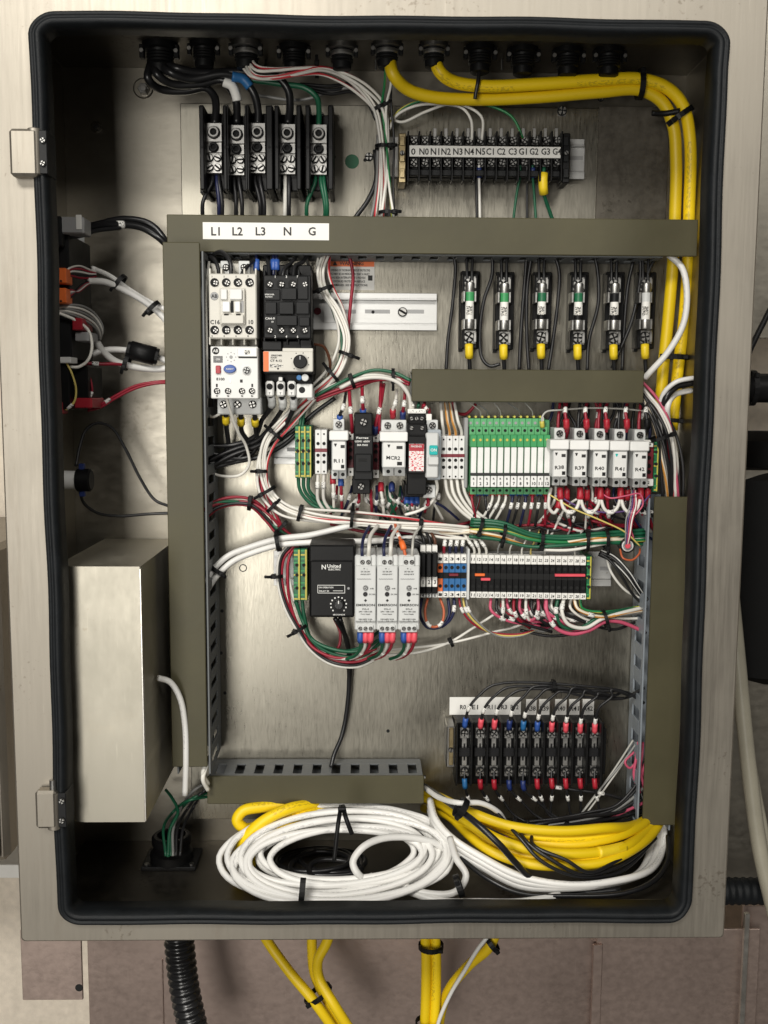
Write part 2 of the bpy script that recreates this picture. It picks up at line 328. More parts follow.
def cyl(par, name, px, py, r, h0, h1, m, n=16, cham=0.12):
    """round boss facing the viewer, radius in pixels"""
    k = mpp(px, py, h1); R = r*k; d = (h1-h0)/1000; c = R*cham
    return link(name, lathe([(R, 0), (R, d-c), (R-c, d)], n), P(px, py, h1)+np.array([0, d, 0]), par, m)
def hole(par, px, py, r, h, name='wire_hole', m='hole'):  # flat disc, usually near-black; its colour stands for the shade inside a recess
    k = mpp(px, py, h); R = r*k
    return link(name, lathe([(R, -0.0005), (R, 0.00025)], 12), P(px, py, h), par, m)
_scr = {}
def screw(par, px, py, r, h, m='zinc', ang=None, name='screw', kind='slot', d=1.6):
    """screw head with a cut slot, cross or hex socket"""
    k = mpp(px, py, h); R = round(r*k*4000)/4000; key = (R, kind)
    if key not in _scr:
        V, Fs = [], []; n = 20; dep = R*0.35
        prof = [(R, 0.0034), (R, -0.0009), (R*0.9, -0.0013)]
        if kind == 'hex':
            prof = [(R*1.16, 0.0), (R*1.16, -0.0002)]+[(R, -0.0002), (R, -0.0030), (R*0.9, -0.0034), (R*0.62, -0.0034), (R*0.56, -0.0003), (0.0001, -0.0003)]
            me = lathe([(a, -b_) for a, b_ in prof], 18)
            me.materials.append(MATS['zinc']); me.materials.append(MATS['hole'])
            me.polygons.foreach_set('material_index', [1 if (i // 18 in (1, 5, 6)) else 0 for i in range(len(me.polygons))])  # socket and clearance ring coloured near-black in place of shade
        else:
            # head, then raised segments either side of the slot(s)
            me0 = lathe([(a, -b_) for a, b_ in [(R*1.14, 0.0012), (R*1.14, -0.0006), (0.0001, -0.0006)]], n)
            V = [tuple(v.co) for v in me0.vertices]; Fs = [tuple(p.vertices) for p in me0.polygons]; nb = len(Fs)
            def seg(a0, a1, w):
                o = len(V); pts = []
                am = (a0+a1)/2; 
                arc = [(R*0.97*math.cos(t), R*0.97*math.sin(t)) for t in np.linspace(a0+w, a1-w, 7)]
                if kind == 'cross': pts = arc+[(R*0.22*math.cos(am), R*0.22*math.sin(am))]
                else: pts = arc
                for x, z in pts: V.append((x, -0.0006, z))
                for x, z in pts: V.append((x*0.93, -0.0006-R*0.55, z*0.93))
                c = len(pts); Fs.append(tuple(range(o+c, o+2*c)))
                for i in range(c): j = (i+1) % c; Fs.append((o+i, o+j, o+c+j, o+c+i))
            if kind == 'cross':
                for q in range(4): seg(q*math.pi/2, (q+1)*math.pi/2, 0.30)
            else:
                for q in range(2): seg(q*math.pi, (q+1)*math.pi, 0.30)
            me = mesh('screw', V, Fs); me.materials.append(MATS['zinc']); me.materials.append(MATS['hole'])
            me.polygons.foreach_set('material_index', [1 if i < nb else 0 for i in range(len(me.polygons))])  # slot floor and outer ring carry recess shade as colour
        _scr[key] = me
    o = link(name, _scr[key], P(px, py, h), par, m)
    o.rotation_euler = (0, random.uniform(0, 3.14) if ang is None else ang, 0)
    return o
def text(par, s, px, py, hpx, h, m='ink', wpx=None, name='lettering', rot=0):
    me, wd, ht = text_mesh(s); k = mpp(px, py, h); o = link(name, me.copy(), P(px, py, h)+np.array([0, -0.00025, 0]), par, m)
    sz = hpx*k/max(ht, 0.05); sxx = sz if wpx is None else wpx*k/wd
    o.scale = (sxx, 1, sz); o.rotation_euler = (0, rot, 0); return o
def tubeobj(name, par, pts, r, m, n=8, seg=7, world=False):
    wp = np.array(pts) if world else np.array([P(*p) for p in pts]); path = spline(wp, seg)
    V, Fs, uv = tube(path, r, n); org = path[0] if par is None else path[len(path)//2]
    o = link(name, mesh(name, V-org, Fs, True, uv), org, par, m)
    return o, path
def sleeve(par, path, t, ln, r, m, name):
    """short collar on a wire: t along the path (0..1), ln and r in metres"""
    ds = np.r_[0, np.cumsum(np.linalg.norm(np.diff(path, axis=0), axis=1))]; L_ = ds[-1]
    s0, s1 = max(0, t*L_-ln/2), min(L_, t*L_+ln/2)
    pp = np.array([[np.interp(s, ds, path[:, k]) for k in range(3)] for s in np.linspace(s0, s1, 4)])
    V, Fs, uv = tube(pp, r, 8); org = pp.mean(axis=0)
    return link(name, mesh(name, V-org, Fs, True, uv), org, par, m)
def wire(pts, col, r=1.25, label='', group=None, name='wire', cat='wire', marks=(), ends=(), n=8, seg=7, world=False):
    """one wire through (px, py, h) points; marks: marker sleeves at t; ends: (t, length mm, material) crimp sleeves"""
    o, path = tubeobj(name, None, pts, r/1000, WIRE[col], n, seg, world); tag(o, label, cat, group)
    for t in marks: sleeve(o, path, t, 0.0062, (r+0.55)/1000, 'marker', 'marker_sleeve')
    for e_ in ends: sleeve(o, path, e_[0], e_[1]/1000, (e_[3] if len(e_) > 3 else r+1.4)/1000, e_[2], 'crimp_sleeve')
    return o
def bundle(pts, cols, spread, r=1.25, label='{c} wire', group=None, jit=1.1, names=None, **kw):
    """wires side by side along one route; spread in pixels across the route"""
    CN = dict(white_red='white wire with red stripe', white_black='white wire with black stripe', white_orange='cream wire with orange stripe', green_yellow='green wire with yellow stripe', red_black='red wire with black stripe', black_white='black wire with white stripe', yellow_thin='thin yellow wire', clear='clear wire')
    n = len(cols); p2 = np.array([(a, b) for a, b, _ in pts], float); tg = np.gradient(p2, axis=0); tg /= np.maximum(np.linalg.norm(tg, axis=1), 1e-6)[:, None]
    nr = np.stack([-tg[:, 1], tg[:, 0]], 1); out = []
    order = list(range(n))
    for i, c in enumerate(cols):
        off = ((i+0.5)/n-0.5)*spread; ph = random.uniform(0, 6.28)
        q = []
        for k, (a, b, h) in enumerate(pts):
            wob = math.sin(ph+k*1.1)*jit*spread/max(n, 2)*0.8; dh = math.cos(ph+k*1.7)*r*1.4 + (i % 2)*r*1.3
            q.append((a+nr[k][0]*(off+wob), b+nr[k][1]*(off+wob), h+dh))
        out.append(wire(q, c, r, label.format(c=CN.get(c, c+' wire')), (group+', '+c.replace('_', ' ')) if group else None, **kw))
    return out
def tie(px, py, h, half, ang, label, group, head=1, tail=0, w=3.2, dep=None):
    """cable tie round a bundle at (px, py): half the bundle's width in pixels; ang: direction of the bundle in the picture, degrees (0 = to the right, 90 = down)"""
    k = mpp(px, py, h); c = P(px, py, h); a = math.radians(ang); d = np.array([math.cos(a), 0, -math.sin(a)]); q = np.array([math.sin(a), 0, math.cos(a)]); yv = np.array([0, 1.0, 0])
    A = half*k+0.0006; B = (dep/1000 if dep else min(A, 0.011)); V, Fs = [], []; n = 20; wd = w/2000
    for t in range(n):
        an = 2*math.pi*t/n; cc, ss = math.cos(an), math.sin(an)
        for ro, sd in ((0, -1), (0, 1), (0.0011, 1), (0.0011, -1)): V.append(q*(A+ro)*cc - yv*(B+ro)*ss + d*sd*wd)
    for t in range(n):
        u = (t+1) % n
        for e in range(4): f = (e+1) % 4; Fs.append((t*4+e, t*4+f, u*4+f, u*4+e))
    root = thing('cable_tie', label, 'cable tie', px, py, h, group)
    link('strap', mesh('strap', V, Fs), c, root, 'black')
    hp = c+q*head*(A*0.75)-yv*(B*0.85)
    hb = link('head', chbox(0.0042, 0.0040, 0.0052, 0.0006), hp, root, 'black'); hb.rotation_euler = (0, a, 0)
    if tail:
        tp = [hp, hp+q*head*tail*0.0005-yv*0.002, hp+q*head*tail*0.001-yv*0.001]; V, Fs, uv = tube(spline(tp, 4), 0.0016, 6); link('tail', mesh('tail', V-hp, Fs), hp, root, 'black')
    return root

# ================================================================== the enclosure
ENC = thing('electrical_enclosure', 'open stainless steel electrical cabinet body with black rubber door seal and two hinge halves', 'cabinet', 0, 0, at=(0, BACK, 0))
XL, XR, ZB, ZT = -0.2713, 0.2741, 0.0173, 0.762
def loop(x0, x1, z0, z1, r, n=9):
    pts = []
    for cx, cz, a0 in ((x1-r, z1-r, 0), (x0+r, z1-r, 90), (x0+r, z0+r, 180), (x1-r, z0+r, 270)):
        for i in range(n): a = math.radians(a0+90*i/(n-1)); pts.append((cx+r*math.cos(a), cz+r*math.sin(a)))
    return pts
def dense(l, step=0.02):
    out = []
    for i in range(len(l)):
        a, b = np.array(l[i]), np.array(l[(i+1) % len(l)]); m_ = max(1, int(np.linalg.norm(b-a)/step))
        out += [tuple(a+(b-a)*t/m_) for t in range(m_)]
    return out
def rings(loops, close=False):
    """loops: list of (list of (x, z), y) with equal counts"""
    V, Fs = [], []; n = len(loops[0][0])
    for l, y in loops: V += [(x, y, z) for x, z in l]
    m_ = len(loops)
    for k in range(m_ if close else m_-1):
        k2 = (k+1) % m_
        for i in range(n): j = (i+1) % n; Fs.append((k*n+i, k2*n+i, k2*n+j, k*n+j))
    return V, Fs
op = 0.0105
inner = loop(XL+op, XR-op, ZB+op, ZT-op, 0.009); outer = loop(-HW, HW, 0.0, TOPZ, 0.0035)
inn2 = loop(XL+op, XR-op, ZB+op, ZT-op, 0.009)
V, Fs = rings([(inner, 0.016), (inner, 0.0008), (loop(XL+op-.0008, XR-op+.0008, ZB+op-.0008, ZT-op+.0008, 0.0098), 0.0), (loop(-HW+.0015, HW-.0015, .0015, TOPZ-.0015, 0.0035), 0.0), (outer, 0.0015), (outer, BACK+0.002), (loop(-HW+.002, HW-.002, .002, TOPZ-.002, 0.003), BACK-0.0005), (loop(-HW+.002, HW-.002, .002, TOPZ-.002, 0.003), 0.002), (loop(XL+op-.0018, XR-op+.0018, ZB+op-.0018, ZT-op+.0018, 0.0098), 0.002), (loop(XL+op-.0018, XR-op+.0018, ZB+op-.0018, ZT-op+.0018, 0.0098), 0.016)], True)
link('cabinet_shell', mesh('cabinet_shell', V, Fs), (0, 0, 0), ENC, 'steel_flange')
# inner lining faces (top and bottom coloured for the dim inside)
wbox(ENC, 'back_wall', (-HW+.0025, BACK-0.0012, .0025), (HW-.0025, BACK+0.001, TOPZ-.0025), 'steel_inner')
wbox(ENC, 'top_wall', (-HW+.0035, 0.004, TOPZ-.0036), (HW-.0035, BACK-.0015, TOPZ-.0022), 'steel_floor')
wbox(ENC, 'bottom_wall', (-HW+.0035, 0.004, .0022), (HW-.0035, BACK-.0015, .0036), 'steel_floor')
wbox(ENC, 'side_wall', (-HW+.0022, 0.004, .004), (-HW+.0034, BACK-.0015, TOPZ-.004), 'steel_inner')
wbox(ENC, 'side_wall', (HW-.0034, 0.004, .004), (HW-.0022, BACK-.0015, TOPZ-.004), 'steel_inner')
# seal
prof = [(0, -.0002), (.0004, -.0052), (.0022, -.0078), (.0040, -.0074), (.0048, -.0060), (.0057, -.0074), (.0078, -.0084), (.0102, -.0066), (.0116, -.0018), (.0118, .0145), (.0098, .0148), (.0098, -.0002)]
ls = []
for ofs, y in prof:
    l = dense(loop(XL+ofs, XR-ofs, ZB+ofs, ZT-ofs, max(0.004, 0.020-ofs)))
    ls.append((l, y))
nmin = min(len(l) for l, _ in ls); ref = len(ls[0][0])
def resample(l, m_):
    p = np.array(l+[l[0]]); d = np.r_[0, np.cumsum(np.linalg.norm(np.diff(p, axis=0), axis=1))]; t = np.linspace(0, d[-1], m_, endpoint=False)
    return [(np.interp(s, d, p[:, 0]), np.interp(s, d, p[:, 1])) for s in t]
def seal_loop(ofs, n_c=10, n_s=40):
    r = max(0.004, 0.020-ofs); x0, x1, z0, z1 = XL+ofs, XR-ofs, ZB+ofs, ZT-ofs; c = loop(x0, x1, z0, z1, r, n_c); out = []
    for q in range(4):
        out += c[q*n_c:(q+1)*n_c]; a = np.array(c[(q+1)*n_c-1]); b = np.array(c[((q+1)*n_c) % len(c)])
        out += [tuple(a+(b-a)*t/(n_s+1)) for t in range(1, n_s+1)]
    k = len(out)
    return [(x+0.0006*math.sin(i*0.31)+0.0004*math.sin(i*0.83+1), z+0.0005*math.sin(i*0.27+2)+0.0003*math.sin(i*0.71)) for i, (x, z) in enumerate(out)]
V, Fs = rings([(seal_loop(o_), y_) for o_, y_ in prof], True)
link('rubber_seal', mesh('rubber_seal', V, Fs, True), (0, 0, 0), ENC, 'rubber')
# hinge halves
def hinge(px0, py0, px1, py1, pin):
    h = (YP+0.013)*1000; hb = YP*1000+1
    o = box(ENC, 'hinge', px0, py0, px1, py1, hb, h, 'steel_flange', 2.2)
    k = mpp(px0, py0, h)
    knu = cyl(o, 'knuckle', 0, 0, 1, 0, 1, 'steel_bright') if False else None
    c = P(px1-2, (py0+py1)/2, h-6); hh = (py1-py0)*k*0.98
    link('knuckle', lathe([(0.0048, -hh/2), (0.0055, -hh/2+.0006), (0.0055, hh/2-.0006), (0.0048, hh/2)], 18, 'Z'), c, o, 'steel_flange')
    link('pin', lathe([(0.003, hh/2), (0.003, hh/2+pin)], 14, 'Z'), c, o, 'zinc')
    pl = box(ENC, 'hinge_plate', px1+2, py0+2, px1+10, py1-2, hb-14, hb+9.5, 'charcoal', 0.5)
    for t in (0.25, 0.75): screw(pl, px1+6, py0+(py1-py0)*t, 2.6, hb+10.2, 'tin', kind='cross')
hinge(9, 129, 37, 175, 0.0005)
hinge(35, 791, 56, 830, 0.011)
# mounting panel on its studs
pa, pb = P(180, 103, 0), P(672, 818, 0)
PAN = wbox(ENC, 'mounting_panel', (pa[0], YP, pb[2]), (pb[0], YP+0.003, pa[2]), 'steel_panel', 0.0006)
for px, py in ((196, 806), (222, 806)): pass
# stud nuts and panel screws
for px, py, r in ((143, 88, 7.5), (96, 127, 4)):
    h = (YP-BACK)*1000+1.5
    o = cyl(ENC, 'washer', px, py, r*1.35, h-1, h+1.5, 'steel_inner', 24); cyl(o, 'nut', px, py, r*0.75, h+1.5, h+8, 'zinc', 6); cyl(o, 'stud', px, py, r*0.4, h+8, h+12, 'zinc', 12)
for px, py, r in ((562, 111, 4.2), (320, 116, 3.6), (601, 98, 3.0), (369, 157, 3.6), (229, 447, 3.4)):
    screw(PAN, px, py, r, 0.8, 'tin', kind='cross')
box(PAN, 'washer', 558, 107, 566, 116, 0, 0.5, 'zinc', 0.1)
for px, py in ((334, 157), (222, 611), (225, 693), (388, 731), (221, 653), (365, 160), (640, 556)):
    hole(PAN, px, py, 1.7, 0.2, 'drilled_hole')
box(PAN, 'dark_rectangle', 597, 109, 668, 219, 0.05, 1.6, 'steel_floor', 0.3)  # thin rectangle set darker than the panel around it
# engraved circle and green sticker on the panel
o = cyl(PAN, 'green_sticker', 352, 161.5, 7, 0, 0.3, 'dark_green', 24, 0.02)
def ringmesh(r0, r1, n=28):
    V, Fs = [], []
    for r in (r0, r1):
        for i in range(n): a = 2*math.pi*i/n; V.append((r*math.cos(a), 0, r*math.sin(a)))
    for i in range(n): j = (i+1) % n; Fs.append((i, j, n+j, n+i))
    return mesh('ring', V, Fs)
k = mpp(243, 568); link('stamped_ring', ringmesh(3.0*k, 3.9*k), P(243, 568, 0.25), PAN, 'ink')
# bolts seen in the upper left back and weld nut
# ------------------------------------------------------------------ what shows around the cabinet
def struct(o): o['kind'] = 'structure'; return o
YB = 0.235; HB = (YP-YB)*1000
def pl(name, x0, y0, x1, y1, m, yb, th=0.003, par=None, b=0.0006):
    h = (YP-yb)*1000; a, b_ = P(x0, y0, h), P(x1, y1, h); xs = sorted((a[0], b_[0])); zs = sorted((a[2], b_[2]))
    return wbox(par, name, (xs[0], yb, zs[0]), (xs[1], yb+th, zs[1]), m, b)
struct(pl('wall', -900, -700, 1700, 1800, 'wall_paint', 0.46, 0.02))
back = tag(pl('steel_cladding', 87, 936, 590, 1300, 'steel_wall', YB), 'brushed steel sheet below the cabinet behind the yellow cables', 'panel')
wbox(back, 'folded_edge', WPOS[back.name]+np.array([-0.205, -0.004, -0.2]), WPOS[back.name]+np.array([-0.2038, -0.0018, 0.2]), 'steel_wall')
b2 = tag(pl('steel_cladding', 597, 930, 741, 1300, 'steel_wall', YB-0.004), 'brushed steel sheet below the cabinet with a pale upright edge strip', 'panel')
h = (YP-YB+.010)*1000
box(b2, 'seam_strip', 588, 936, 597, 1300, h-6, h-2, 'steel_wall'); box(b2, 'edge_strip', 736, 905, 741, 1300, h, h+6, 'steel_bright', 0.8)
b3 = tag(pl('steel_cladding', 743, 906, 1000, 1300, 'steel_wall', YB+0.01), 'narrow steel sheet beyond the pale edge strip', 'panel')
b4 = tag(pl('steel_bracket', 20, 930, 83, 1000, 'steel_wall', 0.10), 'steel bracket plate with a notch below the cabinet corner', 'bracket')
o = cyl(b4, 'notch', 79, 988, 4, (YP-.10)*1000, (YP-.10)*1000+0.4, 'hole', 16)

# ================================================================== wiring ducts
def slots_strip(par, axis, fixed, a0, a1, n, h0, h1, m, w=0.45, z_in=None):
    """slotted duct side: fingers separated by open slots. axis 'x': side faces up/down, runs along px from a0 to a1 at py=fixed (taken at h1); axis 'z': side faces left/right, runs along py at px=fixed"""
    out = []
    if axis == 'x': A, B = P(a0, fixed, h1), P(a1, fixed, h1)
    else: A, B = P(fixed, a0, h1), P(fixed, a1, h1)
    d = B-A; d = np.array([d[0], 0, 0]) if axis == 'x' else np.array([0, 0, d[2]]); L_ = np.linalg.norm(d); u = d/L_; pitch = L_/n
    H = (h1-h0)/1000; t = 0.0017
    cross = np.array([0, 0, t/2]) if axis == 'x' else np.array([t/2, 0, 0])
    base = A*1.0
    def bb(s0, s1, y0, y1, name):
        p0 = base+u*s0+np.array([0, y0, 0])-cross; p1 = base+u*s1+np.array([0, y1, 0])+cross
        return wbox(par, name, np.minimum(p0, p1), np.maximum(p0, p1), m, 0.0003)
    bb(0, L_, H*0.72, H, 'side_rail'); bb(0, L_, 0, H*0.16, 'side_rail')
    for i in range(n+1):
        s = i*pitch; half = pitch*(1-w)/2
        bb(max(0, s-half), min(L_, s+half), H*0.16, H*0.72, 'finger')
def duct(label, x0, y0, x1, y1, h, sides, m='duct_base', n=10, base=None, cover_over=0.0):
    t = thing('wiring_duct', label, 'wire duct', (x0+x1)/2, y1, 0, 'wiring ducts')
    bx0, by0, bx1, by1 = base or (x0, y0, x1, y1)
    A, B = P(bx0, by0, h), P(bx1, by1, h)
    wbox(t, 'base', (min(A[0], B[0])+.0015, YP-0.0022, min(A[2], B[2])+.0015), (max(A[0], B[0])-.0015, YP-0.0002, max(A[2], B[2])-.0015), m)
    cv = box(t, 'cover', x0, y0, x1, y1, h-1.5, h+2.0, 'duct_cover', 0.7)
    c = P((x0+x1)/2, (y0+y1)/2, h)
    for s in ('top', 'bottom', 'left', 'right'):
        if s not in sides: continue
        if s in ('top', 'bottom'):
            yy = by0+1.2 if s == 'top' else by1-1.2
            slots_strip(t, 'x', yy, bx0+1, bx1-1, n, 2.2, h-1.6, m)
        else:
            xx = bx0+1.2 if s == 'left' else bx1-1.2
            slots_strip(t, 'z', xx, by0+1, by1-1, n, 2.2, h-1.6, m)
    return t, cv
D1, cv = duct('long olive wiring duct across the top carrying the label strip L1 L2 L3 N G', 168, 217.5, 699.5, 253.5, 50, ('top', 'bottom'), n=27, base=(168, 217.5, 664, 253.5))
st = box(cv, 'label_strip', 203, 223, 329, 239.5, 52, 52.5, 'paper', 0.1)
for s, x in (('L1', 215.5), ('L2', 237.5), ('L3', 260.5), ('N', 287.5), ('G', 312)): text(st, s, x, 231.3, 8.2, 52.6)
D2, cv2 = duct('tall olive wiring duct standing beside the pale steel box', 167.5, 250, 203.5, 775, 76, ('right', 'left'), n=27)
D3, _ = duct('short olive wiring duct below the row of fuse holders', 411.5, 370, 644.5, 402, 50, ('top', 'bottom'), n=11)
D4, _ = duct('olive wiring duct upright on the right with pale grey slotted side', 648.5, 497, 684, 831.5, 47, ('left', 'right'), 'duct_base_light', n=13)
D5, cv5 = duct('short olive wiring duct lying above the coil of white cable', 207.5, 776, 424, 804.5, 50, ('top', 'bottom'), n=11)
screw(cv5, 424, 777, 1.6, 50, 'tin')

# ================================================================== rails
def din(label, x0, y0, x1, y1, slots, tall=7.0):
    t = thing('din_rail', label, 'mounting rail', (x0+x1)/2, (y0+y1)/2, 0, 'mounting rails'); e = (y1-y0)*0.16
    o = box(t, 'web', x0, y0+e, x1, y1-e, 0.3, 1.8, 'aluminium', 0.2)
    for a, b in ((y0, y0+e), (y1-e, y1)):
        box(t, 'lip', x0, a, x1, b, tall-1.2, tall, 'aluminium', 0.3)
    for yy in (y0+e, y1-e): box(t, 'bend', x0, yy-1, x1, yy+1, 0.3, tall, 'aluminium', 0.3)
    for sx0, sx1 in slots:
        yc = (y0+y1)/2
        box(o, 'slot', sx0, yc-1.9, sx1, yc+1.9, 1.6, 1.95, 'mid_grey', 0.1)
    return t, o
R1, o = din('aluminium rail with long slots beside the warning sticker', 308, 293, 437, 330, ((337, 356), (365, 390), (398, 424)), 7.5)
screw(o, 402.5, 312, 4, 2.4, 'tin', ang=0.5); hole(o, 373, 312, 1.6, 2.1, 'drilled_hole'); cyl(o, 'rubber_plug', 317.5, 311, 3.6, 1.8, 3.5, 'dark_red', 14)
R2, o = din('aluminium rail carrying the relays and green interface module', 274, 434, 664, 465, ((287, 300), ), 7.5)
R3, o = din('aluminium rail carrying the power supplies and long terminal row', 274, 551, 612, 586, ((600, 611), ), 7.5)
R4, o = din('narrow aluminium rail behind the numbered screw terminal strip', 387, 138, 585, 178, ((570, 583), ), 7.5)

# ================================================================== cable glands in the top wall
def gland(px, py, r, label, style):
    z = TOPZ-0.0036; c = PZ(px, py-8, z); k = (c-CAM)@FW/F; R = r*k
    t = thing('cable_gland', label, 'cable gland', 0, 0, at=c, group='cable glands in the top wall')
    body = 'black' if style == 'black' else 'charcoal'
    link('lock_nut', lathe([(R*1.28, 0), (R*1.28, -R*0.42), (R*1.16, -R*0.5), (R*0.9, -R*0.5)][::-1], 12 if style == 'black' else 20, 'Z'), c, t, 'zinc' if style == 'metal' else body)
    prof = [(R*0.62, -R*2.15), (R*0.80, -R*2.05), (R*0.84, -R*1.5)]
    for q in range(4): prof += [(R*0.98, -R*(1.42-q*0.22)), (R*0.90, -R*(1.32-q*0.22))]
    prof += [(R*0.98, -R*0.45)]
    o = link('neck', lathe(prof, 20, 'Z'), c, t, body)
    if style == 'metal':
        link('ring', lathe([(R*1.02, -R*1.0), (R*1.1, -R*0.9), (R*1.1, -R*0.7), (R*1.02, -R*0.62)], 20, 'Z'), c, t, 'tin')
    for s in (-1, 1):
        lug = link('lug', chbox(R*0.36, R*0.5, R*0.95, 0.0006), c+np.array([s*R*1.22, -R*0.25, -R*0.62]), t, body)
        link('screw', lathe([(0.0018, 0), (0.0018, 0.0012)], 10), WPOS[lug.name]+np.array([0, -R*0.25-0.0006, 0]), lug, 'tin')
    return c, R
GL = {}
for px, py, r, st, lb in ((160, 52, 14, 'black', 'wide black gland passing the thick black power cables'), (204, 51, 11.5, 'black', 'capped black gland beside the power cable gland'),
        (246, 51, 12, 'metal', 'gland with metal nut where the red striped wires come in'), (294, 54, 12, 'black', 'capped black gland above the neutral block'), (342, 53, 11.5, 'metal', 'capped gland with dull metal nut above the ground block'),
        (387, 51, 11.5, 'metal', 'gland with metal ring holding the lower yellow cable'), (434, 52, 11, 'metal', 'gland with metal ring holding the upper yellow cable'),
        (480, 55, 12, 'black', 'black gland with a short black lead hanging out'), (523, 57, 12, 'black', 'capped black gland above the C3 terminals'), (568, 58, 12, 'black', 'capped black gland above the screw on the panel'), (609, 58, 12, 'black', 'last capped black gland near the cabinet corner')):
    GL[px] = gland(px, py, r, lb, st)
# seam lines of the top wall
for px in (266, 376, 502, 620):
    c = PZ(px, 60, TOPZ-.0036); link('weld_stud', lathe([(0.0012, -0.009), (0.0012, 0)], 8, 'Z'), c, ENC, 'zinc')

# ================================================================== power distribution blocks
def pdb(x0, x1, yt, letter, bl, br):
    t = thing('distribution_block', 'black power distribution block with tin lugs above the %s label' % letter, 'terminal block', (x0+x1)/2, 192, 0, 'power distribution blocks')
    b = box(t, 'housing', x0-4.5, yt-8, x1+4.5, 190, 0, 34, 'black', 1.0)
    box(t, 'foot', x0-4, 184, x1+4, 192, 0, 14, 'black', 0.8)
    for xa, xb in (bl, br):
        box(t, 'barrier', xa, 108, xb, 188, 0, 60, 'black', 0.8)
        box(t, 'barrier_foot', xa, 107, xb+0.5, 192, 0, 30, 'charcoal', 0.8)
        hole(t, (xa+xb)/2, 147, 1.2, 60.2, 'rivet_hole')
    for ya, yb, hh in ((yt, yt+18.5, 47), (yt+19, yt+29.5, 43), (yt+30, yt+50, 40)):
        lg = box(t, 'lug', x0, ya, x1, yb, 30, hh, 'tin', 0.5)
        cx = (x0+x1)/2
        if ya == yt: screw(lg, cx, yt+9.5, 5.6, hh+0.8, 'zinc', kind='hex', name='clamp_screw')
        elif hh == 43: screw(lg, cx, yt+24.5, 4.3, hh+0.6, 'charcoal', kind='hex', name='clamp_screw')
        else:
            for dx in (-3.9, 3.9):
                for dy in (35, 44.5): screw(lg, cx+dx, yt+dy, 3.4, hh+0.8, 'tin')
    return t
pdb(205.5, 222, 123, 'L1', (199.5, 204), (223.2, 226.8)); pdb(228.5, 244.5, 125, 'L2', (227.2, 228.2), (245, 247)); pdb(249, 265.5, 123, 'L3', (247.2, 248.8), (266, 272.5))
pdb(279, 295.5, 124, 'N', (274.5, 278.8), (296.5, 301)); pdb(310.5, 327, 124.5, 'G', (305.5, 310), (328, 333))

# ================================================================== numbered screw terminal strip
TS = thing('screw_terminal_strip', 'black screw terminal strip with white legend from 0 to G4 on the upper panel', 'terminal strip', 484, 180, 7)
box(TS, 'base', 406, 137, 563, 178, 7, 22, 'black', 0.8); box(TS, 'skirt', 406, 170, 563, 176, 7, 30, 'charcoal', 0.6)
for xa in (398.5, 562.5):
    e = box(TS, 'end_bracket', xa, 134, xa+7.5, 182, 7, 34, 'brass' if xa < 400 else 'black', 0.8)
    for yy in (141, 157, 173): box(e, 'clamp_face', xa+1.2, yy-4.5, xa+6.3, yy+4.5, 34, 36, 'brass' if xa < 400 else 'charcoal', 0.5)
    screw(e, xa+3.7, 153, 2.3, 36.5, 'zinc')
poles = ['0', 'N0', 'N1', 'N2', 'N3', 'N4', 'N5', 'C1', 'C2', 'C3', 'G1', 'G2', 'G3', 'G4']
px_p = [413.5+i*11.05 for i in range(14)]
for i, x in enumerate(px_p):
    box(TS, 'barrier', x-6.1, 132, x-4.5, 180, 20, 38, 'black', 0.3)
    for yy in (140.5, 162.5):
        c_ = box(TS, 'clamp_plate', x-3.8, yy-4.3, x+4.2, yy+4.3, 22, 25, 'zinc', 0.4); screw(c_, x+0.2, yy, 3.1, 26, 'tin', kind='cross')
    if i >= 2: box(TS, 'jumper_tab', x-2.6, 128, x+1.2, 137, 22, 29, 'tin', 0.4)
box(TS, 'barrier', 561.2, 132, 562.6, 180, 20, 38, 'black', 0.3)
ls_ = box(TS, 'legend_strip', 409.5, 146.3, 561, 157, 37.5, 39.5, 'paper', 0.2)
for s, x in zip(poles, (413.3, 424, 435, 446, 457.8, 469.3, 480.5, 490, 501.2, 512.6, 522.8, 534, 545.6, 557)): text(ls_, s, x, 151.6, 6.4, 39.7, wpx={'0': 4.4, 'N': 9.4, 'C': 8.4, 'G': 8.8}[s[0]]*(0.92 if s[1:] == '1' else 1))

# ================================================================== contactors and overload relays
def contactor(x0, y0, x1, y1, face, dark, label):
    t = thing('contactor', label, 'contactor', (x0+x1)/2, y1, 7); W = x1-x0; c2 = 'charcoal' if dark else 'beige'
    box(t, 'rear_body', x0-0.5, y0-10, x1+0.5, y1+8, 7, 45, 'black' if dark else 'beige', 1)
    box(t, 'body', x0, y0, x1, y1, 45, 78, c2, 1.0)
    for i in range(5):
        xx = x0+0.8+i*(W-1.6)/4
        box(t, 'rib', xx-0.8, y0-6, xx+0.8, y0+1, 45, 70, c2, 0.2); box(t, 'rib', xx-0.8, y1-1, xx+0.8, y1+6.5, 45, 70, c2, 0.2)
    for i in range(4):
        xx = x0+W*(0.125+0.245*i)
        for yy in (y0+8, y1-8):
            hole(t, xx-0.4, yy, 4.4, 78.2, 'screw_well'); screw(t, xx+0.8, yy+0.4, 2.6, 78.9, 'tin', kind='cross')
    return t
C1 = contactor(209, 274.5, 256.5, 338, 78, False, 'cream contactor marked C16 with round dark badge')
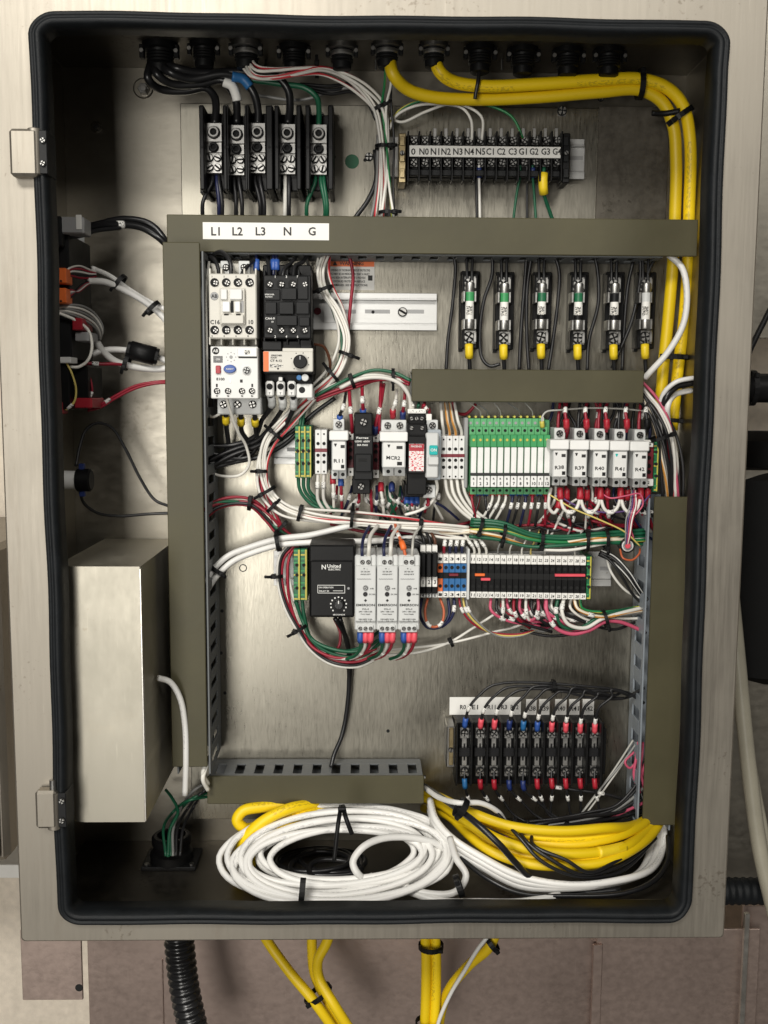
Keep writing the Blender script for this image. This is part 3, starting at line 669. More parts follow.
# front yoke of the cream contactor
yk = box(C1, 'front_yoke', 219.8, 288.5, 244.8, 324.5, 78, 82, 'beige', 0.6)
for a, b, c, d, hh, mm in ((220.5, 289.2, 227, 299.5, 85, 'offwhite'), (229.5, 289.2, 242, 299.5, 85, 'offwhite'), (222.2, 301.5, 229.8, 312, 86, 'white'), (234.6, 301.5, 240.2, 312, 86, 'white'), (221, 314.5, 243.5, 323.5, 84.5, 'beige')):
    box(yk, 'actuator', a, b, c, d, 80, hh, mm, 0.6)
box(yk, 'slot', 230.8, 301, 233.6, 312.5, 82, 82.4, 'hole', 0.1); box(yk, 'slot', 241, 301, 243.6, 312.5, 82, 82.4, 'mid_grey', 0.1)
for a in (224, 236): box(yk, 'slot', a, 314, a+4.5, 315.3, 84, 84.8, 'hole', 0.05)
bd = cyl(C1, 'badge', 214.3, 296, 4.1, 78, 78.6, 'mid_grey', 20, 0.05); text(bd, 'AB', 214.3, 296, 3.6, 78.7, 'ink')
text(C1, 'C16', 215, 322, 4.2, 78.3); text(C1, '10', 251, 322, 4.2, 78.3)
for i in range(4): text(C1, str(2*i+1), 212+i*12, 276.5, 1.8, 78.3); text(C1, str(2*i+2), 212+i*12, 336, 1.8, 78.3)
for xx, yy in ((226, 267.5), (244, 267.5)):
    b = box(C1, 'coil_terminal', xx-5.5, yy-6.5, xx+5.5, yy+6.5, 30, 58, 'light_grey', 0.6); hole(b, xx, yy, 3.6, 58.2, 'screw_well'); screw(b, xx, yy, 2.5, 59, 'tin', kind='cross')
C2 = contactor(263.5, 276, 311, 338, 78, True, 'black contactor with small white lettering beside the cream contactor')
for a, b, c, d, hh in ((265, 289.5, 280, 300, 80), (281.5, 288, 296.5, 299.5, 82), (297.5, 276.5, 308, 299, 80), (265, 302, 276.5, 314, 81), (279, 302, 293.5, 314, 84), (296, 302, 309, 314, 81), (276.5, 315.5, 297, 325.5, 82), (299, 317, 309.5, 326, 80)):
    box(C2, 'front_block', a, b, c, d, 77, hh, 'charcoal', 0.5)
for a in (277.2, 294): box(C2, 'slot', a, 302, a+1.6, 314, 78, 78.4, 'hole', 0.05)
text(C2, 'SPRECHER', 269.6, 294.5, 1.4, 80.2, 'ink_white', 9.5); text(C2, 'SCHUH', 268.8, 296.8, 1.4, 80.2, 'ink_white', 7)
text(C2, 'CA4-9', 270, 318.5, 2.2, 78.3, 'ink_white', 9.5); text(C2, '10', 272.5, 321.8, 1.8, 78.3, 'ink_white')
for i in range(3):
    text(C2, str(2*i+1), 275.2+i*11.2, 276.8, 2.4, 78.3, 'ink_white'); text(C2, str(2*i+2), 275.2+i*11.2, 336.6, 2.4, 78.3, 'ink_white')
# overload relays
OL = thing('overload_relay', 'cream overload relay with blue and red buttons below the cream contactor', 'overload relay', 233, 415, 7)
box(OL, 'body', 211, 347, 257.5, 398.5, 7, 80, 'offwhite', 1.0); box(OL, 'terminal_body', 217.5, 397, 261, 414.5, 7, 58, 'light_grey', 1.0)
fr = box(OL, 'front_plate', 210.8, 347, 258, 398.3, 80, 83, 'offwhite', 0.8)
cyl(fr, 'badge', 215.6, 350.8, 3.6, 83, 83.4, 'charcoal', 18, 0.05); text(fr, 'AB', 215.6, 350.8, 3, 83.5, 'ink_white')
box(fr, 'window', 213.3, 356, 222.5, 362.5, 83, 83.5, 'black_gloss', 0.1); text(fr, 'ON', 218, 359.3, 2, 83.6, 'ink_white')
box(fr, 'flap', 237.5, 347.6, 256.8, 356.5, 83, 84.8, 'white', 0.5); box(fr, 'flap_gap', 238.5, 356.7, 257, 358.2, 83, 83.3, 'ink', 0.05); box(fr, 'code_print', 244.6, 350.2, 250, 354.4, 84.8, 85, 'small_print', 0.02)
box(fr, 'trip_button', 215.6, 365.6, 220.4, 373.6, 83, 85.5, 'red', 0.6)
bt = link('reset_button', lathe([(6.2*mpp(230, 369, 85), 0), (6.2*mpp(230, 369, 85), .002), (5.4*mpp(230, 369, 85), .0028)], 24), P(230, 369, 83), fr, 'blue'); bt.scale = (1, 1, 0.68); text(bt, 'RESET', 230, 369, 2, 86, 'ink_white', 7.5)
dl = cyl(fr, 'dial', 246.5, 370.3, 4.3, 83, 84.6, 'light_grey', 24); screw(dl, 246.5, 370.3, 2.8, 85, 'light_grey', kind='cross')
for i in range(8):
    a = i*math.pi/4; cyl(fr, 'tick', 231+4.6*math.cos(a), 357+4.6*math.sin(a), 0.6, 83, 83.3, 'mid_grey', 6); 
cyl(fr, 'sun_mark', 231, 357, 1.7, 83, 83.4, 'mid_grey', 10)
text(fr, 'E100', 220.5, 379, 2.6, 83.4, 'ink', 8)
for xx in (217, 228, 242, 252):
    hole(fr, xx-0.2, 391, 3.1, 83.2, 'screw_well'); screw(fr, xx+0.5, 391, 2.2, 83.8, 'tin', kind='cross')
for xx in (216.8, 252.2): box(fr, 'mark', xx-0.9, 383.8, xx+0.9, 387, 83, 83.3, 'ink', 0.05)
for xx, s in ((217, '97'), (228, '98'), (242, '95'), (252, '96')): text(fr, s, xx, 396, 1.8, 83.4)
box(fr, 'mark', 240, 379.5, 242.6, 382.5, 83, 83.3, 'ink', 0.05); box(fr, 'mark', 229.5, 378, 231.5, 383, 83, 83.25, 'white', 0.05)
for xx in (223.5, 237.5, 252.5):
    hole(OL, xx, 404.5, 4.2, 58.2, 'screw_well', 'mid_grey'); screw(OL, xx, 404.5, 3.2, 59, 'tin', kind='cross')
OR = thing('overload_relay', 'black overload relay with orange stripe and round dial below the black contactor', 'overload relay', 288, 405, 7)
box(OR, 'body', 263.5, 341, 313, 374, 7, 66, 'charcoal', 1.0); box(OR, 'lower_body', 264, 372, 312.5, 391, 7, 50, 'charcoal', 1.0); box(OR, 'shoulder', 262.5, 341, 281.5, 350, 60, 72, 'charcoal', 0.6); box(OR, 'side_block', 300, 340, 312, 350, 40, 68, 'black', 0.6)
fp = box(OR, 'front_plate', 263.2, 351.5, 313, 371.5, 66, 72, 'beige', 0.8); box(fp, 'plate_top', 282.5, 348.2, 313, 352, 66, 72, 'beige', 0.5)
box(fp, 'stripe', 263.4, 351.7, 268.6, 371.3, 72, 72.3, 'orange', 0.05)
text(fp, 'SPRECHER', 276.5, 355.4, 1.6, 72.3, 'ink', 11); text(fp, 'SCHUH', 273.6, 357.6, 1.6, 72.3, 'ink', 6); text(fp, 'CT 4-12', 276, 360.6, 2.2, 72.3, 'ink', 11.5)
box(fp, 'print', 270, 364.3, 283, 367.3, 72, 72.2, 'small_print', 0.02); cyl(fp, 'mark', 278, 368.6, 1, 72, 72.3, 'ink', 10)
kn = cyl(fp, 'dial', 300, 361.6, 6.9, 72, 77, 'black', 28); box(kn, 'pointer', 299.4, 356, 300.6, 359.5, 77, 77.4, 'mid_grey', 0.05)
for a in (200, 245, 290, 335, 20, 130): cyl(fp, 'tick', 300+9.2*math.cos(math.radians(a)), 361.6+9.2*math.sin(math.radians(a)), 0.6, 72, 72.3, 'ink', 6)
for i, xx in enumerate((269.5, 280.5, 291.5)):
    b = box(OR, 'terminal', xx-4, 381, xx+4, 396.5, 40, 62, 'offwhite', 1.4); cyl(b, 'screw_well', xx, 386.5, 3.2, 61, 62.3, 'black', 16); screw(b, xx, 386.5, 2.2, 62.8, 'charcoal', kind='cross'); text(b, 'TTT'[i], xx, 393.4, 2, 62.2)
box(OR, 'tab', 278.6, 377, 282.4, 381, 55, 64, 'offwhite', 0.4)
b = box(OR, 'auxiliary_terminal', 296.5, 384, 312.5, 398, 40, 60, 'offwhite', 0.8); cyl(b, 'screw_well', 302, 390, 3.3, 59, 60.3, 'black', 16); box(b, 'step', 307, 390, 314, 400, 40, 54, 'light_grey', 0.6)
cyl(OR, 'blue_button', 299, 377.6, 2.6, 60, 68, 'term_blue', 16); cyl(OR, 'grey_button', 305, 377.6, 3.6, 60, 67, 'light_grey', 16)

# ================================================================== warning sticker
WS = tag(box(None, 'warning_sticker', 327, 260, 374.5, 289.5, 0.05, 0.35, 'paper', 0.05), 'white warning sticker with orange header stuck on the panel under the top duct', 'sticker')
box(WS, 'header', 327.2, 260.2, 374.3, 266.5, 0.35, 0.5, 'orange', 0.02); text(WS, 'WARNING', 351.5, 263.4, 3.6, 0.6, 'ink', 24)
tri = mesh('triangle', [(-.0022, 0, -.0018), (.0022, 0, -.0018), (0, 0, .0022)], [(0, 1, 2)]); link('hazard_triangle', tri, P(335, 263.4, 0.65), WS, 'ink')
for i, s in enumerate(('THE OPENING OF THE BRANCH CIRCUIT PROTECTIVE', 'DEVICE MAY BE AN INDICATION THAT A FAULT', 'HAS BEEN INTERRUPTED. TO PROVIDE', 'CONTINUED PROTECTION REPLACE', 'IF DAMAGED. SEE INSTRUCTIONS')):
    text(WS, s, 348.5, 270.3+i*3.7, 2.2, 0.4, 'ink', (43, 42, 34, 33, 38)[i])
box(WS, 'code_print', 368, 275.5, 372.5, 280.5, 0.35, 0.45, 'ink', 0.02)

# ================================================================== fuse holders
FH = [(469, 275, 363), (503.5, 276, 364), (541, 276, 363), (577.5, 276, 364), (613.5, 276, 364), (645, 276, 363)]
where = ['beside the aluminium rail', 'second from the aluminium rail', 'third from the rail', 'third from yellow cables', 'second from yellow cables', 'beside the upright yellow cables']
fcol = ['green', 'green', 'dark_green', 'dark_green', 'charcoal', 'light_grey']
for i, (x, ya, yb) in enumerate(FH):
    t = thing('fuse_holder', 'black fuse holder with %s, %s' % (('a green and white fuse', 'a green and white fuse', 'a dark green banded fuse', 'a white fuse with dark band', 'a white fuse with black end', 'a plain pale fuse')[i], where[i]), 'fuse holder', x, yb, 0, 'fuse holders')
    box(t, 'base', x-8.5, ya-3, x+10.5, yb-15, 0, 14, 'black', 0.8); box(t, 'base_foot', x-10, ya+6, x-6, yb-12, 0, 7, 'black', 0.5)
    box(t, 'upper_block', x-6.5, ya-1, x+9, ya+28, 14, 22, 'black', 0.6); box(t, 'lower_block', x-7.5, yb-42, x+8, yb-15, 14, 22, 'black', 0.6)
    for yy in (ya+8, yb-26):
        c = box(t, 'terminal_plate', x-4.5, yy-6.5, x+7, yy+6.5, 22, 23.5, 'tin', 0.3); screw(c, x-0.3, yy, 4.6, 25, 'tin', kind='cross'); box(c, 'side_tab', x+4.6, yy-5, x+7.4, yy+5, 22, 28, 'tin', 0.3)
    for y0_, y1_ in ((ya+16, ya+26.5), (yb-44, yb-34)):
        for s in (-1, 1): box(t, 'clip', x+0.8+s*5.6-1.0, y0_, x+0.8+s*5.6+1.0, y1_, 20, 36, 'tin', 0.3)
        box(t, 'clip_back', x-4, y0_, x+5.6, y1_, 20, 23, 'tin', 0.3)
    k = mpp(x, (ya+yb)/2, 32); c = P(x+0.4, (ya+yb)/2, 30); L_ = (yb-ya-43)*k; R = 4.6*k
    f = link('fuse', lathe([(R*0.94, -L_*0.30), (R*0.94, L_*0.30)], 20, 'Z'), c+np.array([0, 0, 13*k]), t, 'paper')
    for s in (-1, 1):
        zc = c+np.array([0, 0, 13*k+s*L_*0.40]); link('fuse_cap', lathe([(R*0.9, -L_*0.11), (R, -L_*0.09), (R, L_*0.09), (R*0.9, L_*0.11)], 20, 'Z'), zc, f, 'tin')
    link('fuse_band', lathe([(R*0.97, L_*0.10), (R*0.97, L_*0.295)], 20, 'Z'), c+np.array([0, 0, 13*k]), f, fcol[i])
    if i in (2, 3, 4): link('fuse_band', lathe([(R*0.97, -L_*0.295), (R*0.97, -L_*0.18)], 20, 'Z'), c+np.array([0, 0, 13*k]), f, 'black')
    box(f, 'fuse_print', x-2.6, (ya+yb)/2-13, x+3.2, (ya+yb)/2-5, 34.2, 34.6, 'small_print', 0.02)

# ================================================================== row of relays on the middle rail
def gnd_terms(x0, y0, x1, y1, n, label, ycl):
    """green and yellow ground terminals; the striped moulding is built rib by rib"""
    w_ = (x1-x0)/n; gl = 'ground terminals ' + label
    for i in range(n):
        t = thing('ground_terminal', 'green and yellow striped ground terminal ' + label, 'terminal block', x0+w_*(i+.5), y1, 7, gl); a = x0+w_*i
        box(t, 'body', a+0.1, y0, a+w_-0.1, y1, 7, 42, 'dark_green', 0.5)
        box(t, 'yellow_half', a+w_*0.64, y0+0.6, a+w_-0.5, y1-0.6, 40, 42.6, 'lemon', 0.3)
        m_ = 13
        for q in range(m_):
            yy = y0+(y1-y0)*(q+.5)/m_
            if q not in (4, 7, 10): box(t, 'stripe', a+0.3, yy-0.8, a+w_*0.62, yy+0.7, 42, 42.7, 'lemon' if q in (1, 12, 6) else 'green', 0.1)
        for yy in ycl: hole(t, a+w_*0.48, yy, 1.7, 42.8)
gnd_terms(295, 426, 311.6, 478, 3, 'beside the feed through terminals on the middle rail', (440.5, 451, 463.5))
box(None, 'x', 0, 0, 1, 1, 0, 1, 'white') if False else None
def term(x0, y0, x1, y1, h, m, label, group, face=None, holes=(), mark=None, step=0.0, cat='terminal block', band=None):
    t = thing('terminal_block', label, cat, (x0+x1)/2, y1, 7, group)
    box(t, 'body', x0+0.1, y0, x1-0.1, y1, 7, h, m, 0.4)
    for yy in holes: hole(t, (x0+x1)/2, yy, min(1.75, (x1-x0)*0.28), h+0.2)
    if band: box(t, 'red_bridge', x0, band[0], x1, band[1], h-1, h+0.5, 'dark_red', 0.1)
    if mark:
        for k_, (a, b) in enumerate(mark): mk = box(t, 'marker_tag', x0+0.4, a, x1-0.4, b, h-2, h+1.2, 'paper', 0.2); box(mk, 'print', x0+1.2, a+2, x1-1.2, b-2, h+1.2, h+1.35, 'marker', 0.02)
    return t
for i in range(2):
    x = 315+i*6
    t = term(x, 430, x+6, 474, 44, 'offwhite', 'cream feed through terminal with red bridge next to the green ground terminals', 'cream terminals by the ground terminals', holes=(443.5, 455.2, 462), band=(448.5, 452))
    for yy in (434, 471.5): hole(t, x+3, yy, 0.9, 44.2)
def relay(x0, y0, x1, y1, label, two=False, group=None, dot=False, mk='R11'):
    """slim plug-in relay: charcoal socket that darkens the gaps, clear white top clip and printed front"""
    t = thing('plug_in_relay', label, 'relay', (x0+x1)/2, y1, 7, group); cx = (x0+x1)/2; W = x1-x0
    box(t, 'socket', x0+1, y0+2, x1-1, y1+4, 7, 40, 'charcoal', 0.8)
    n_ = 2 if two else 1
    for q in range(n_):
        xx = cx-W*0.22+q*W*0.44 if two else cx
        b = box(t, 'upper_terminal', xx-W*(0.24 if two else 0.3), y0-12, xx+W*(0.24 if two else 0.3), y0+1, 20, 46, 'light_grey', 0.6); screw(b, xx, y0-6.5, 2.8, 46.8, 'zinc', kind='cross')
    for q in (0, 1):
        xx = cx-W*0.2+q*W*0.42; b = box(t, 'lower_terminal', xx-W*0.2, y1-2, xx+W*0.2, y1+7, 20, 50, 'light_grey', 0.5); cyl(b, 'clamp_well', xx, y1+2.5, 1.9, 49, 50.4, 'black', 12)
    box(t, 'retaining_clip', x0-0.3, y0, x1+0.3, y0+9.5, 46, 72, 'white', 0.8)
    fr = box(t, 'front', x0+2.2, y0+9.3, x1-1.9, y1-1, 40, 69, 'light_grey', 0.8)
    pn = box(fr, 'printed_front', x0+3.2, y0+10.5, x1-2.9, y1-2.2, 69, 69.5, 'offwhite', 0.2)
    tri_ = mesh('flag', [(-.0014, 0, .0009), (.0014, 0, .0009), (.0004, 0, -.0018), (-.0004, 0, -.0018)], [(0, 3, 2, 1)]); link('indicator_mark', tri_, P(cx-W*0.18, y0+13.5, 69.8), pn, 'teal' if dot else 'ink')
    box(pn, 'window', cx+W*0.1, y0+14, cx+W*0.32, y0+17, 69.5, 69.8, 'ink', 0.03); text(pn, mk, cx-W*0.02, y1-11.2, 3.6, 69.7, 'ink', W*0.5, rot=random.uniform(-.08, .08)); box(pn, 'print', cx+W*0.12, y1-7.2, cx+W*0.30, y1-3.6, 69.5, 69.7, 'charcoal', 0.02)
    return t
relay(329.5, 431, 348, 472, 'slim relay between cream terminals and black fuse switch')
# side terminals with red insides, either side of the black module
for k_, (xa, ya) in enumerate(((347.5, 432), (373, 434))):
    t = thing('side_terminal', 'small terminal with dark red inside %s the black module on the middle rail' % ('before' if k_ == 0 else 'after'), 'terminal block', xa+3, ya+44, 7)
    box(t, 'body', xa, ya, xa+6, ya+44, 7, 40, 'dark_red', 0.5)
    for a in (ya, ya+36): b = box(t, 'marker_tag', xa, a, xa+6, a+8, 38, 42, 'paper', 0.4); hole(b, xa+3, a+4, 1, 42.2)
    for a in (ya+12, ya+18, ya+26): cyl(t, 'red_button', xa+3, a, 2, 40, 42, 'black', 10)
FS = thing('fuse_switch', 'tall black single pole module with screws at top and bottom on the middle rail', 'fuse holder', 363, 494, 7)
box(FS, 'body', 353.5, 435, 373, 480, 7, 70, 'charcoal', 1.0); box(FS, 'upper_end', 354, 413, 372.5, 436, 7, 62, 'black', 1.0); box(FS, 'lower_end', 352, 478, 370.5, 494, 7, 58, 'black', 1.0); box(FS, 'handle', 355, 454, 371.5, 472, 66, 73, 'charcoal', 0.8); box(FS, 'slot', 358.5, 458.5, 366.5, 461.5, 73, 73.3, 'hole', 0.05)
screw(FS, 363.5, 422, 3.4, 63, 'zinc', kind='cross'); screw(FS, 361, 486.5, 3.2, 59, 'zinc', kind='cross')
for i, s in enumerate(('Ferraz', 'USM1 600V', '30A MAX')): text(FS, s, 362.5, 437.8+i*3.6, 2.0, 70.2, 'ink_white', (12, 15, 11)[i])
relay(380, 432, 407.5, 469, 'wide two pole relay between black module and red labelled surge protector', True, mk='MCR2')
t = thing('surge_protector', 'black surge protector with red and white label on the middle rail', 'surge protector', 416, 500, 7)
box(t, 'body', 407, 424, 427, 495, 7, 62, 'black', 1); box(t, 'upper_step', 408.5, 414, 425.5, 436, 7, 52, 'black', 0.8); box(t, 'plug', 408, 436, 425.5, 474, 62, 70, 'black', 0.8); box(t, 'lower_step', 404, 484, 423.5, 497, 7, 52, 'black', 0.8)
mk = box(t, 'marker_strip', 407.8, 409, 426, 413.5, 40, 50, 'paper', 0.4); box(mk, 'print', 409, 410, 425, 412.6, 50, 50.2, 'marker', 0.02)
for x in (411.5, 416.6, 421.8): screw(t, x, 418.5, 1.8, 53, 'zinc'); screw(t, x-3.2, 492, 1.8, 53, 'zinc')
for x in (411.5, 422): screw(t, x, 428, 2, 63, 'zinc')
lb = box(t, 'label', 409, 444, 424, 471, 70, 70.3, 'red_print', 0.05); box(lb, 'label_header', 409.2, 444.2, 423.8, 451, 70.3, 70.45, 'red', 0.02); text(lb, 'PHOENIX', 416.5, 446.4, 2.0, 70.6, 'ink_white', 11)
t = thing('circuit_breaker', 'grey circuit breaker with teal switch window on the middle rail', 'breaker', 432, 498, 7)
box(t, 'body', 426.5, 430, 441, 480, 7, 58, 'grey_blue', 1); fr = box(t, 'front', 425.5, 433, 438.5, 478, 58, 66, 'light_grey', 1.2); box(fr, 'toggle', 429.5, 445.5, 437.8, 455, 66, 69, 'teal', 0.6); box(fr, 'toggle_step', 428, 457, 438.6, 465, 66, 69, 'light_grey', 1.0); text(fr, 'ON', 433.6, 450, 3, 69.2, 'ink_white')
b = box(t, 'upper_terminal', 426.5, 420, 438, 431, 20, 48, 'light_grey', 0.6); screw(b, 432.5, 425.5, 3, 49, 'zinc', kind='cross'); box(t, 'upper_tag', 426, 414, 431.8, 420.5, 30, 48, 'paper', 0.4)
b = box(t, 'lower_terminal', 423, 485, 435.5, 498, 20, 48, 'light_grey', 0.6); screw(b, 429, 490, 3, 49, 'zinc', kind='cross')
for i in range(4):
    x = 440.6+i*6
    t = term(x, 436, x+6, 479, 44, 'offwhite', 'cream feed through terminal with red bridge next to the green interface module', 'cream terminals by the green module', holes=(449, 460.2, 467.2), band=(454, 457.2))
    for yy in (439.5, 476.5): hole(t, x+3, yy, 0.9, 44.2)
# green interface module with twelve plug-in relays
GM = thing('interface_module', 'green relay interface module with twelve white marker strips on the middle rail', 'relay module', 507, 490, 7)
box(GM, 'carrier', 465, 420, 549, 492, 7, 30, 'pcb_green', 0.8); box(GM, 'end_plate', 463.8, 418, 468, 488, 7, 42, 'mid_grey', 0.8)
for i in range(12):
    x = 467.6+i*6.45
    b = box(GM, 'upper_terminal', x, 418.5, x+6.3, 427, 20, 36, 'pcb_green', 0.4); hole(b, x+3, 423, 1.5, 36.2, m='mid_grey'); cyl(b, 'ferrule', x+1.8, 416.8, 1.25, 22, 34, 'lemon', 10)
    x = 469.5+i*6.5
    b = box(GM, 'middle_terminal', x, 427, x+6.3, 435, 20, 42, 'pcb_green', 0.4); hole(b, x+3.2, 430.5, 1.5, 42.2, m='hole')
    x = 470.4+i*6.68
    rl = box(GM, 'relay_head', x, 435, x+6.4, 447, 20, 52, 'green', 0.4); cyl(rl, 'status_light', x+3.4, 440, 1.4, 52, 52.6, 'lemon', 10)
    box(GM, 'relay_body', x+0.2, 446, x+6.4, 486, 20, 50, 'pcb_green', 0.4)
    ms = box(GM, 'marker_strip', x+0.7, 447.5, x+6.0, 473, 49, 52.5, 'white', 0.3); box(ms, 'print', x+2.4, 449, x+4, 471, 52.5, 52.6, 'white', 0.02)
    nt = box(GM, 'number_tag', x+0.4, 476, x+6.2, 487, 49, 53, 'white', 0.3); text(nt, str(i+1), x+3.3, 483.5, 3.2, 53.2, 'ink', None if i < 9 else 3.6); text(nt, 'R', x+3.3, 478.8, 2.2, 53.2, 'ink')
    b = box(GM, 'lower_terminal', x-0.3, 487.5, x+6.2, 494.5, 20, 40, 'pcb_green', 0.4); hole(b, x+2.8, 490.5, 1.4, 40.2)
box(GM, 'locking_bar', 470.5, 473.3, 550, 475.6, 50, 53.5, 'ink', 0.2)
for i in range(5):
    x = 551+i*20.1
    relay(x-0.5, 440+i*0.4, x+18.0, 478.5+i*0.5, ['slim relay touching the green interface module', 'slim relay second after the green module', 'slim relay third after the green module', 'slim relay fourth after the green module with teal indicator', 'slim relay beside the last dark red terminals'][i], group='relays after the green module', dot=(i == 3), mk=('R38', 'R39', 'R40', 'R41', 'R42')[i])
t = thing('side_terminal', 'small dark red terminal with a paper tag at the end of the relay row', 'terminal block', 649, 484, 7)
box(t, 'body', 645, 441, 653.5, 484, 7, 44, 'dark_red', 0.6)
for a in (451, 458, 466, 472): cyl(t, 'clamp_well', 649, a, 2.1, 44, 45, 'black', 10)
for a in (440, 479): mk = box(t, 'marker_tag', 644 if a == 440 else 638, a, 653.5, a+7, 40, 47, 'paper', 0.4); text(mk, 'K2' if a == 440 else '4A 2', 649 if a == 440 else 645.5, a+3.5, 3, 47.2)
gnd_terms(653.6, 440, 658.8, 492, 1, 'at the end of the relay row', (452, 464, 476))

# ================================================================== lower rail: timer, power supplies, terminals
gnd_terms(293.5, 549, 307.5, 601, 2, 'beside the black timer module', (565, 575, 588))
TM = thing('timer_module', 'black timer module with white print and a round dial', 'timer', 331, 619, 7)
box(TM, 'body', 309.2, 545, 354.5, 618, 7, 84, 'black', 1.4); fr = box(TM, 'front', 310.5, 561, 353, 616.5, 84, 88, 'black', 0.8)
text(fr, 'United', 334, 566, 3.6, 88.2, 'ink_white', 13.5); text(fr, 'ELECTRIC', 334.5, 569.4, 1.8, 88.2, 'ink_white', 12); text(fr, 'N', 323.8, 567, 4.6, 88.2, 'ink_white')
for a, b, c, d in ((317.5, 585, 345, 585.5), (317.5, 592.8, 345, 593.3), (317.5, 585, 318, 593.3), (344.5, 585, 345, 593.3)): box(fr, 'frame_line', a, b, c, d, 88, 88.2, 'ink_white', 0.02)
text(fr, 'ON OPERATION', 326, 587.4, 1.7, 88.2, 'ink_white', 14.5); text(fr, 'DELAY 50', 324, 591, 1.7, 88.2, 'ink_white', 10); box(fr, 'frame_line', 333, 590.6, 343, 591.1, 88, 88.2, 'ink_white', 0.02); cyl(fr, 'indicator', 348.5, 588.5, 1.3, 88, 88.8, 'mid_grey', 10)
kn = cyl(fr, 'dial', 338.5, 605, 4.6, 88, 96, 'black_gloss', 24); box(kn, 'pointer', 338, 600.8, 339, 604, 96, 96.3, 'ink_white', 0.05)
for i in range(11):
    a = math.radians(135+i*27); o = box(fr, 'tick', 338.5+7.8*math.cos(a)-0.7, 605+7.8*math.sin(a)-0.7, 338.5+7.8*math.cos(a)+0.7, 605+7.8*math.sin(a)+0.7, 88, 88.2, 'ink_white', 0.02)
text(fr, 'SECONDS', 339, 614.6, 1.4, 88.2, 'ink_white', 12)
for i in range(3):
    x0 = (354.8, 376.6, 398.3)[i]; x1 = x0+21.4; cx = x0+10.7
    t = thing('power_supply', ['grey power supply touching the black timer', 'grey power supply in the middle of three', 'grey power supply touching the black fuse terminals'][i], 'power supply', cx, 632, 7, 'power supplies')
    box(t, 'body', x0, 555, x1, 631, 7, 84, 'light_grey', 1.2); fr = box(t, 'front', x0+0.4, 566, x1-0.4, 622, 84, 88, 'light_grey', 0.8)
    b = box(t, 'output_terminal', cx-5.6, 556.5, cx+5.6, 566.5, 70, 87, 'light_grey', 0.6)
    for dx in (-2.9, 2.9): hole(b, cx+dx, 562.2, 2.3, 87.1, 'screw_well'); screw(b, cx+dx, 562.2, 1.7, 87.6, 'zinc')
    text(fr, '+  -', cx, 568.6, 1.5, 88.2); text(fr, 'DC OK 24V', cx, 571.6, 1.5, 88.2, 'ink', 9); text(fr, 'ADJUST', cx, 574.4, 1.5, 88.2, 'ink', 10.5)
    text(fr, '~~~~~~', cx-1.5, 579, 1.2, 88.2, 'mid_grey', 14)
    d_ = cyl(fr, 'trim_pot', cx, 588, 2.7, 88, 89.2, 'mid_grey', 16); screw(d_, cx, 588, 1.7, 89.4, 'light_grey', kind='cross'); text(fr, 'adj', cx+6.2, 588.6, 1.6, 88.2, 'ink', 3.5)
    cyl(fr, 'status_light', cx-0.2, 594.3, 2.3, 88, 89, 'black_gloss', 16); text(fr, 'DC ON', cx+6.6, 594.3, 1.5, 88.2, 'ink', 6); 
    o = box(fr, 'mark', cx-1.1, 599.4, cx+1.1, 601.6, 88, 88.3, 'ink', 0.02); o.rotation_euler = (0, math.pi/4, 0)
    text(fr, 'EMERSON', cx, 605, 2.4, 88.2, 'ink', 18.5)
    text(fr, 'SVL-4', cx, 609, 1.5, 88.2, 'ink', 6.5); text(fr, '24V / 100-1.0A', cx, 611.6, 1.5, 88.2, 'ink', 13.5); text(fr, 'Power Supply', cx, 614.2, 1.4, 88.2, 'ink', 9.5); text(fr, '100-240V 0.5A', cx, 619.2, 1.4, 88.2, 'ink', 13.5)
    text(fr, '+   N   L', cx, 621, 1.2, 88.2, 'ink', 12)
    b = box(t, 'input_terminal', cx-8, 625, cx+8, 632.5, 60, 86, 'light_grey', 0.6)
    for dx in (-5.2, 0, 5.2): hole(b, cx+dx, 628.6, 2.0, 86.1, 'screw_well'); screw(b, cx+dx, 628.6, 1.5, 86.6, 'zinc')
for i in range(3):
    x = 420.2+i*5.9
    t = thing('fuse_terminal', 'narrow black fuse terminal tagged %d beside the power supplies' % (i+1), 'terminal block', x+3, 597, 7, 'black fuse terminals')
    box(t, 'body', x+.1, 546, x+5.7, 594, 7, 50, 'black', 0.5); box(t, 'lever', x+.4, 553, x+5.4, 577, 50, 64, 'black', 0.8); box(t, 'marker_tag', x+.4, 545.5, x+5.4, 553, 46, 54, 'paper', 0.3)
    mk = box(t, 'marker_tag', x+.6, 577, x+5.2, 587, 50, 57, 'paper', 0.3); text(mk, '123'[i], x+2.9, 582, 4, 57.2); mk = box(t, 'marker_tag', x+.5, 593, x+5.3, 597.5, 30, 47, 'light_grey', 0.2); text(mk, str(i+4), x+2.9, 595.3, 3, 47.2)
def rowterm(x0, w_, m, i, label, group, yt, yb, nm):
    t = thing('terminal_block', label, 'terminal block', x0+w_/2, yb, 7, group); dy = yt-554.5
    box(t, 'body', x0+.1, yt+8, x0+w_-.1, yb-5, 7, 44, m, 0.4); box(t, 'centre_groove', x0+.1, yt+18, x0+w_-.1, yt+24, 43, 44.4, 'black' if m != 'black' else 'hole', 0.1)
    for yy in (yt+13, yt+31.5): hole(t, x0+w_*.5, yy, 1.8, 44.3)
    for a, b in ((yt, yt+8.8), (yb-6, yb)):
        mk = box(t, 'marker_tag', x0+.25, a, x0+w_-.25, b, 34, 46, 'paper', 0.3); text(mk, nm, x0+w_/2, (a+b)/2, 3.0, 46.2, 'ink', min(w_*0.62, 3.4), rot=0.12)
    return t
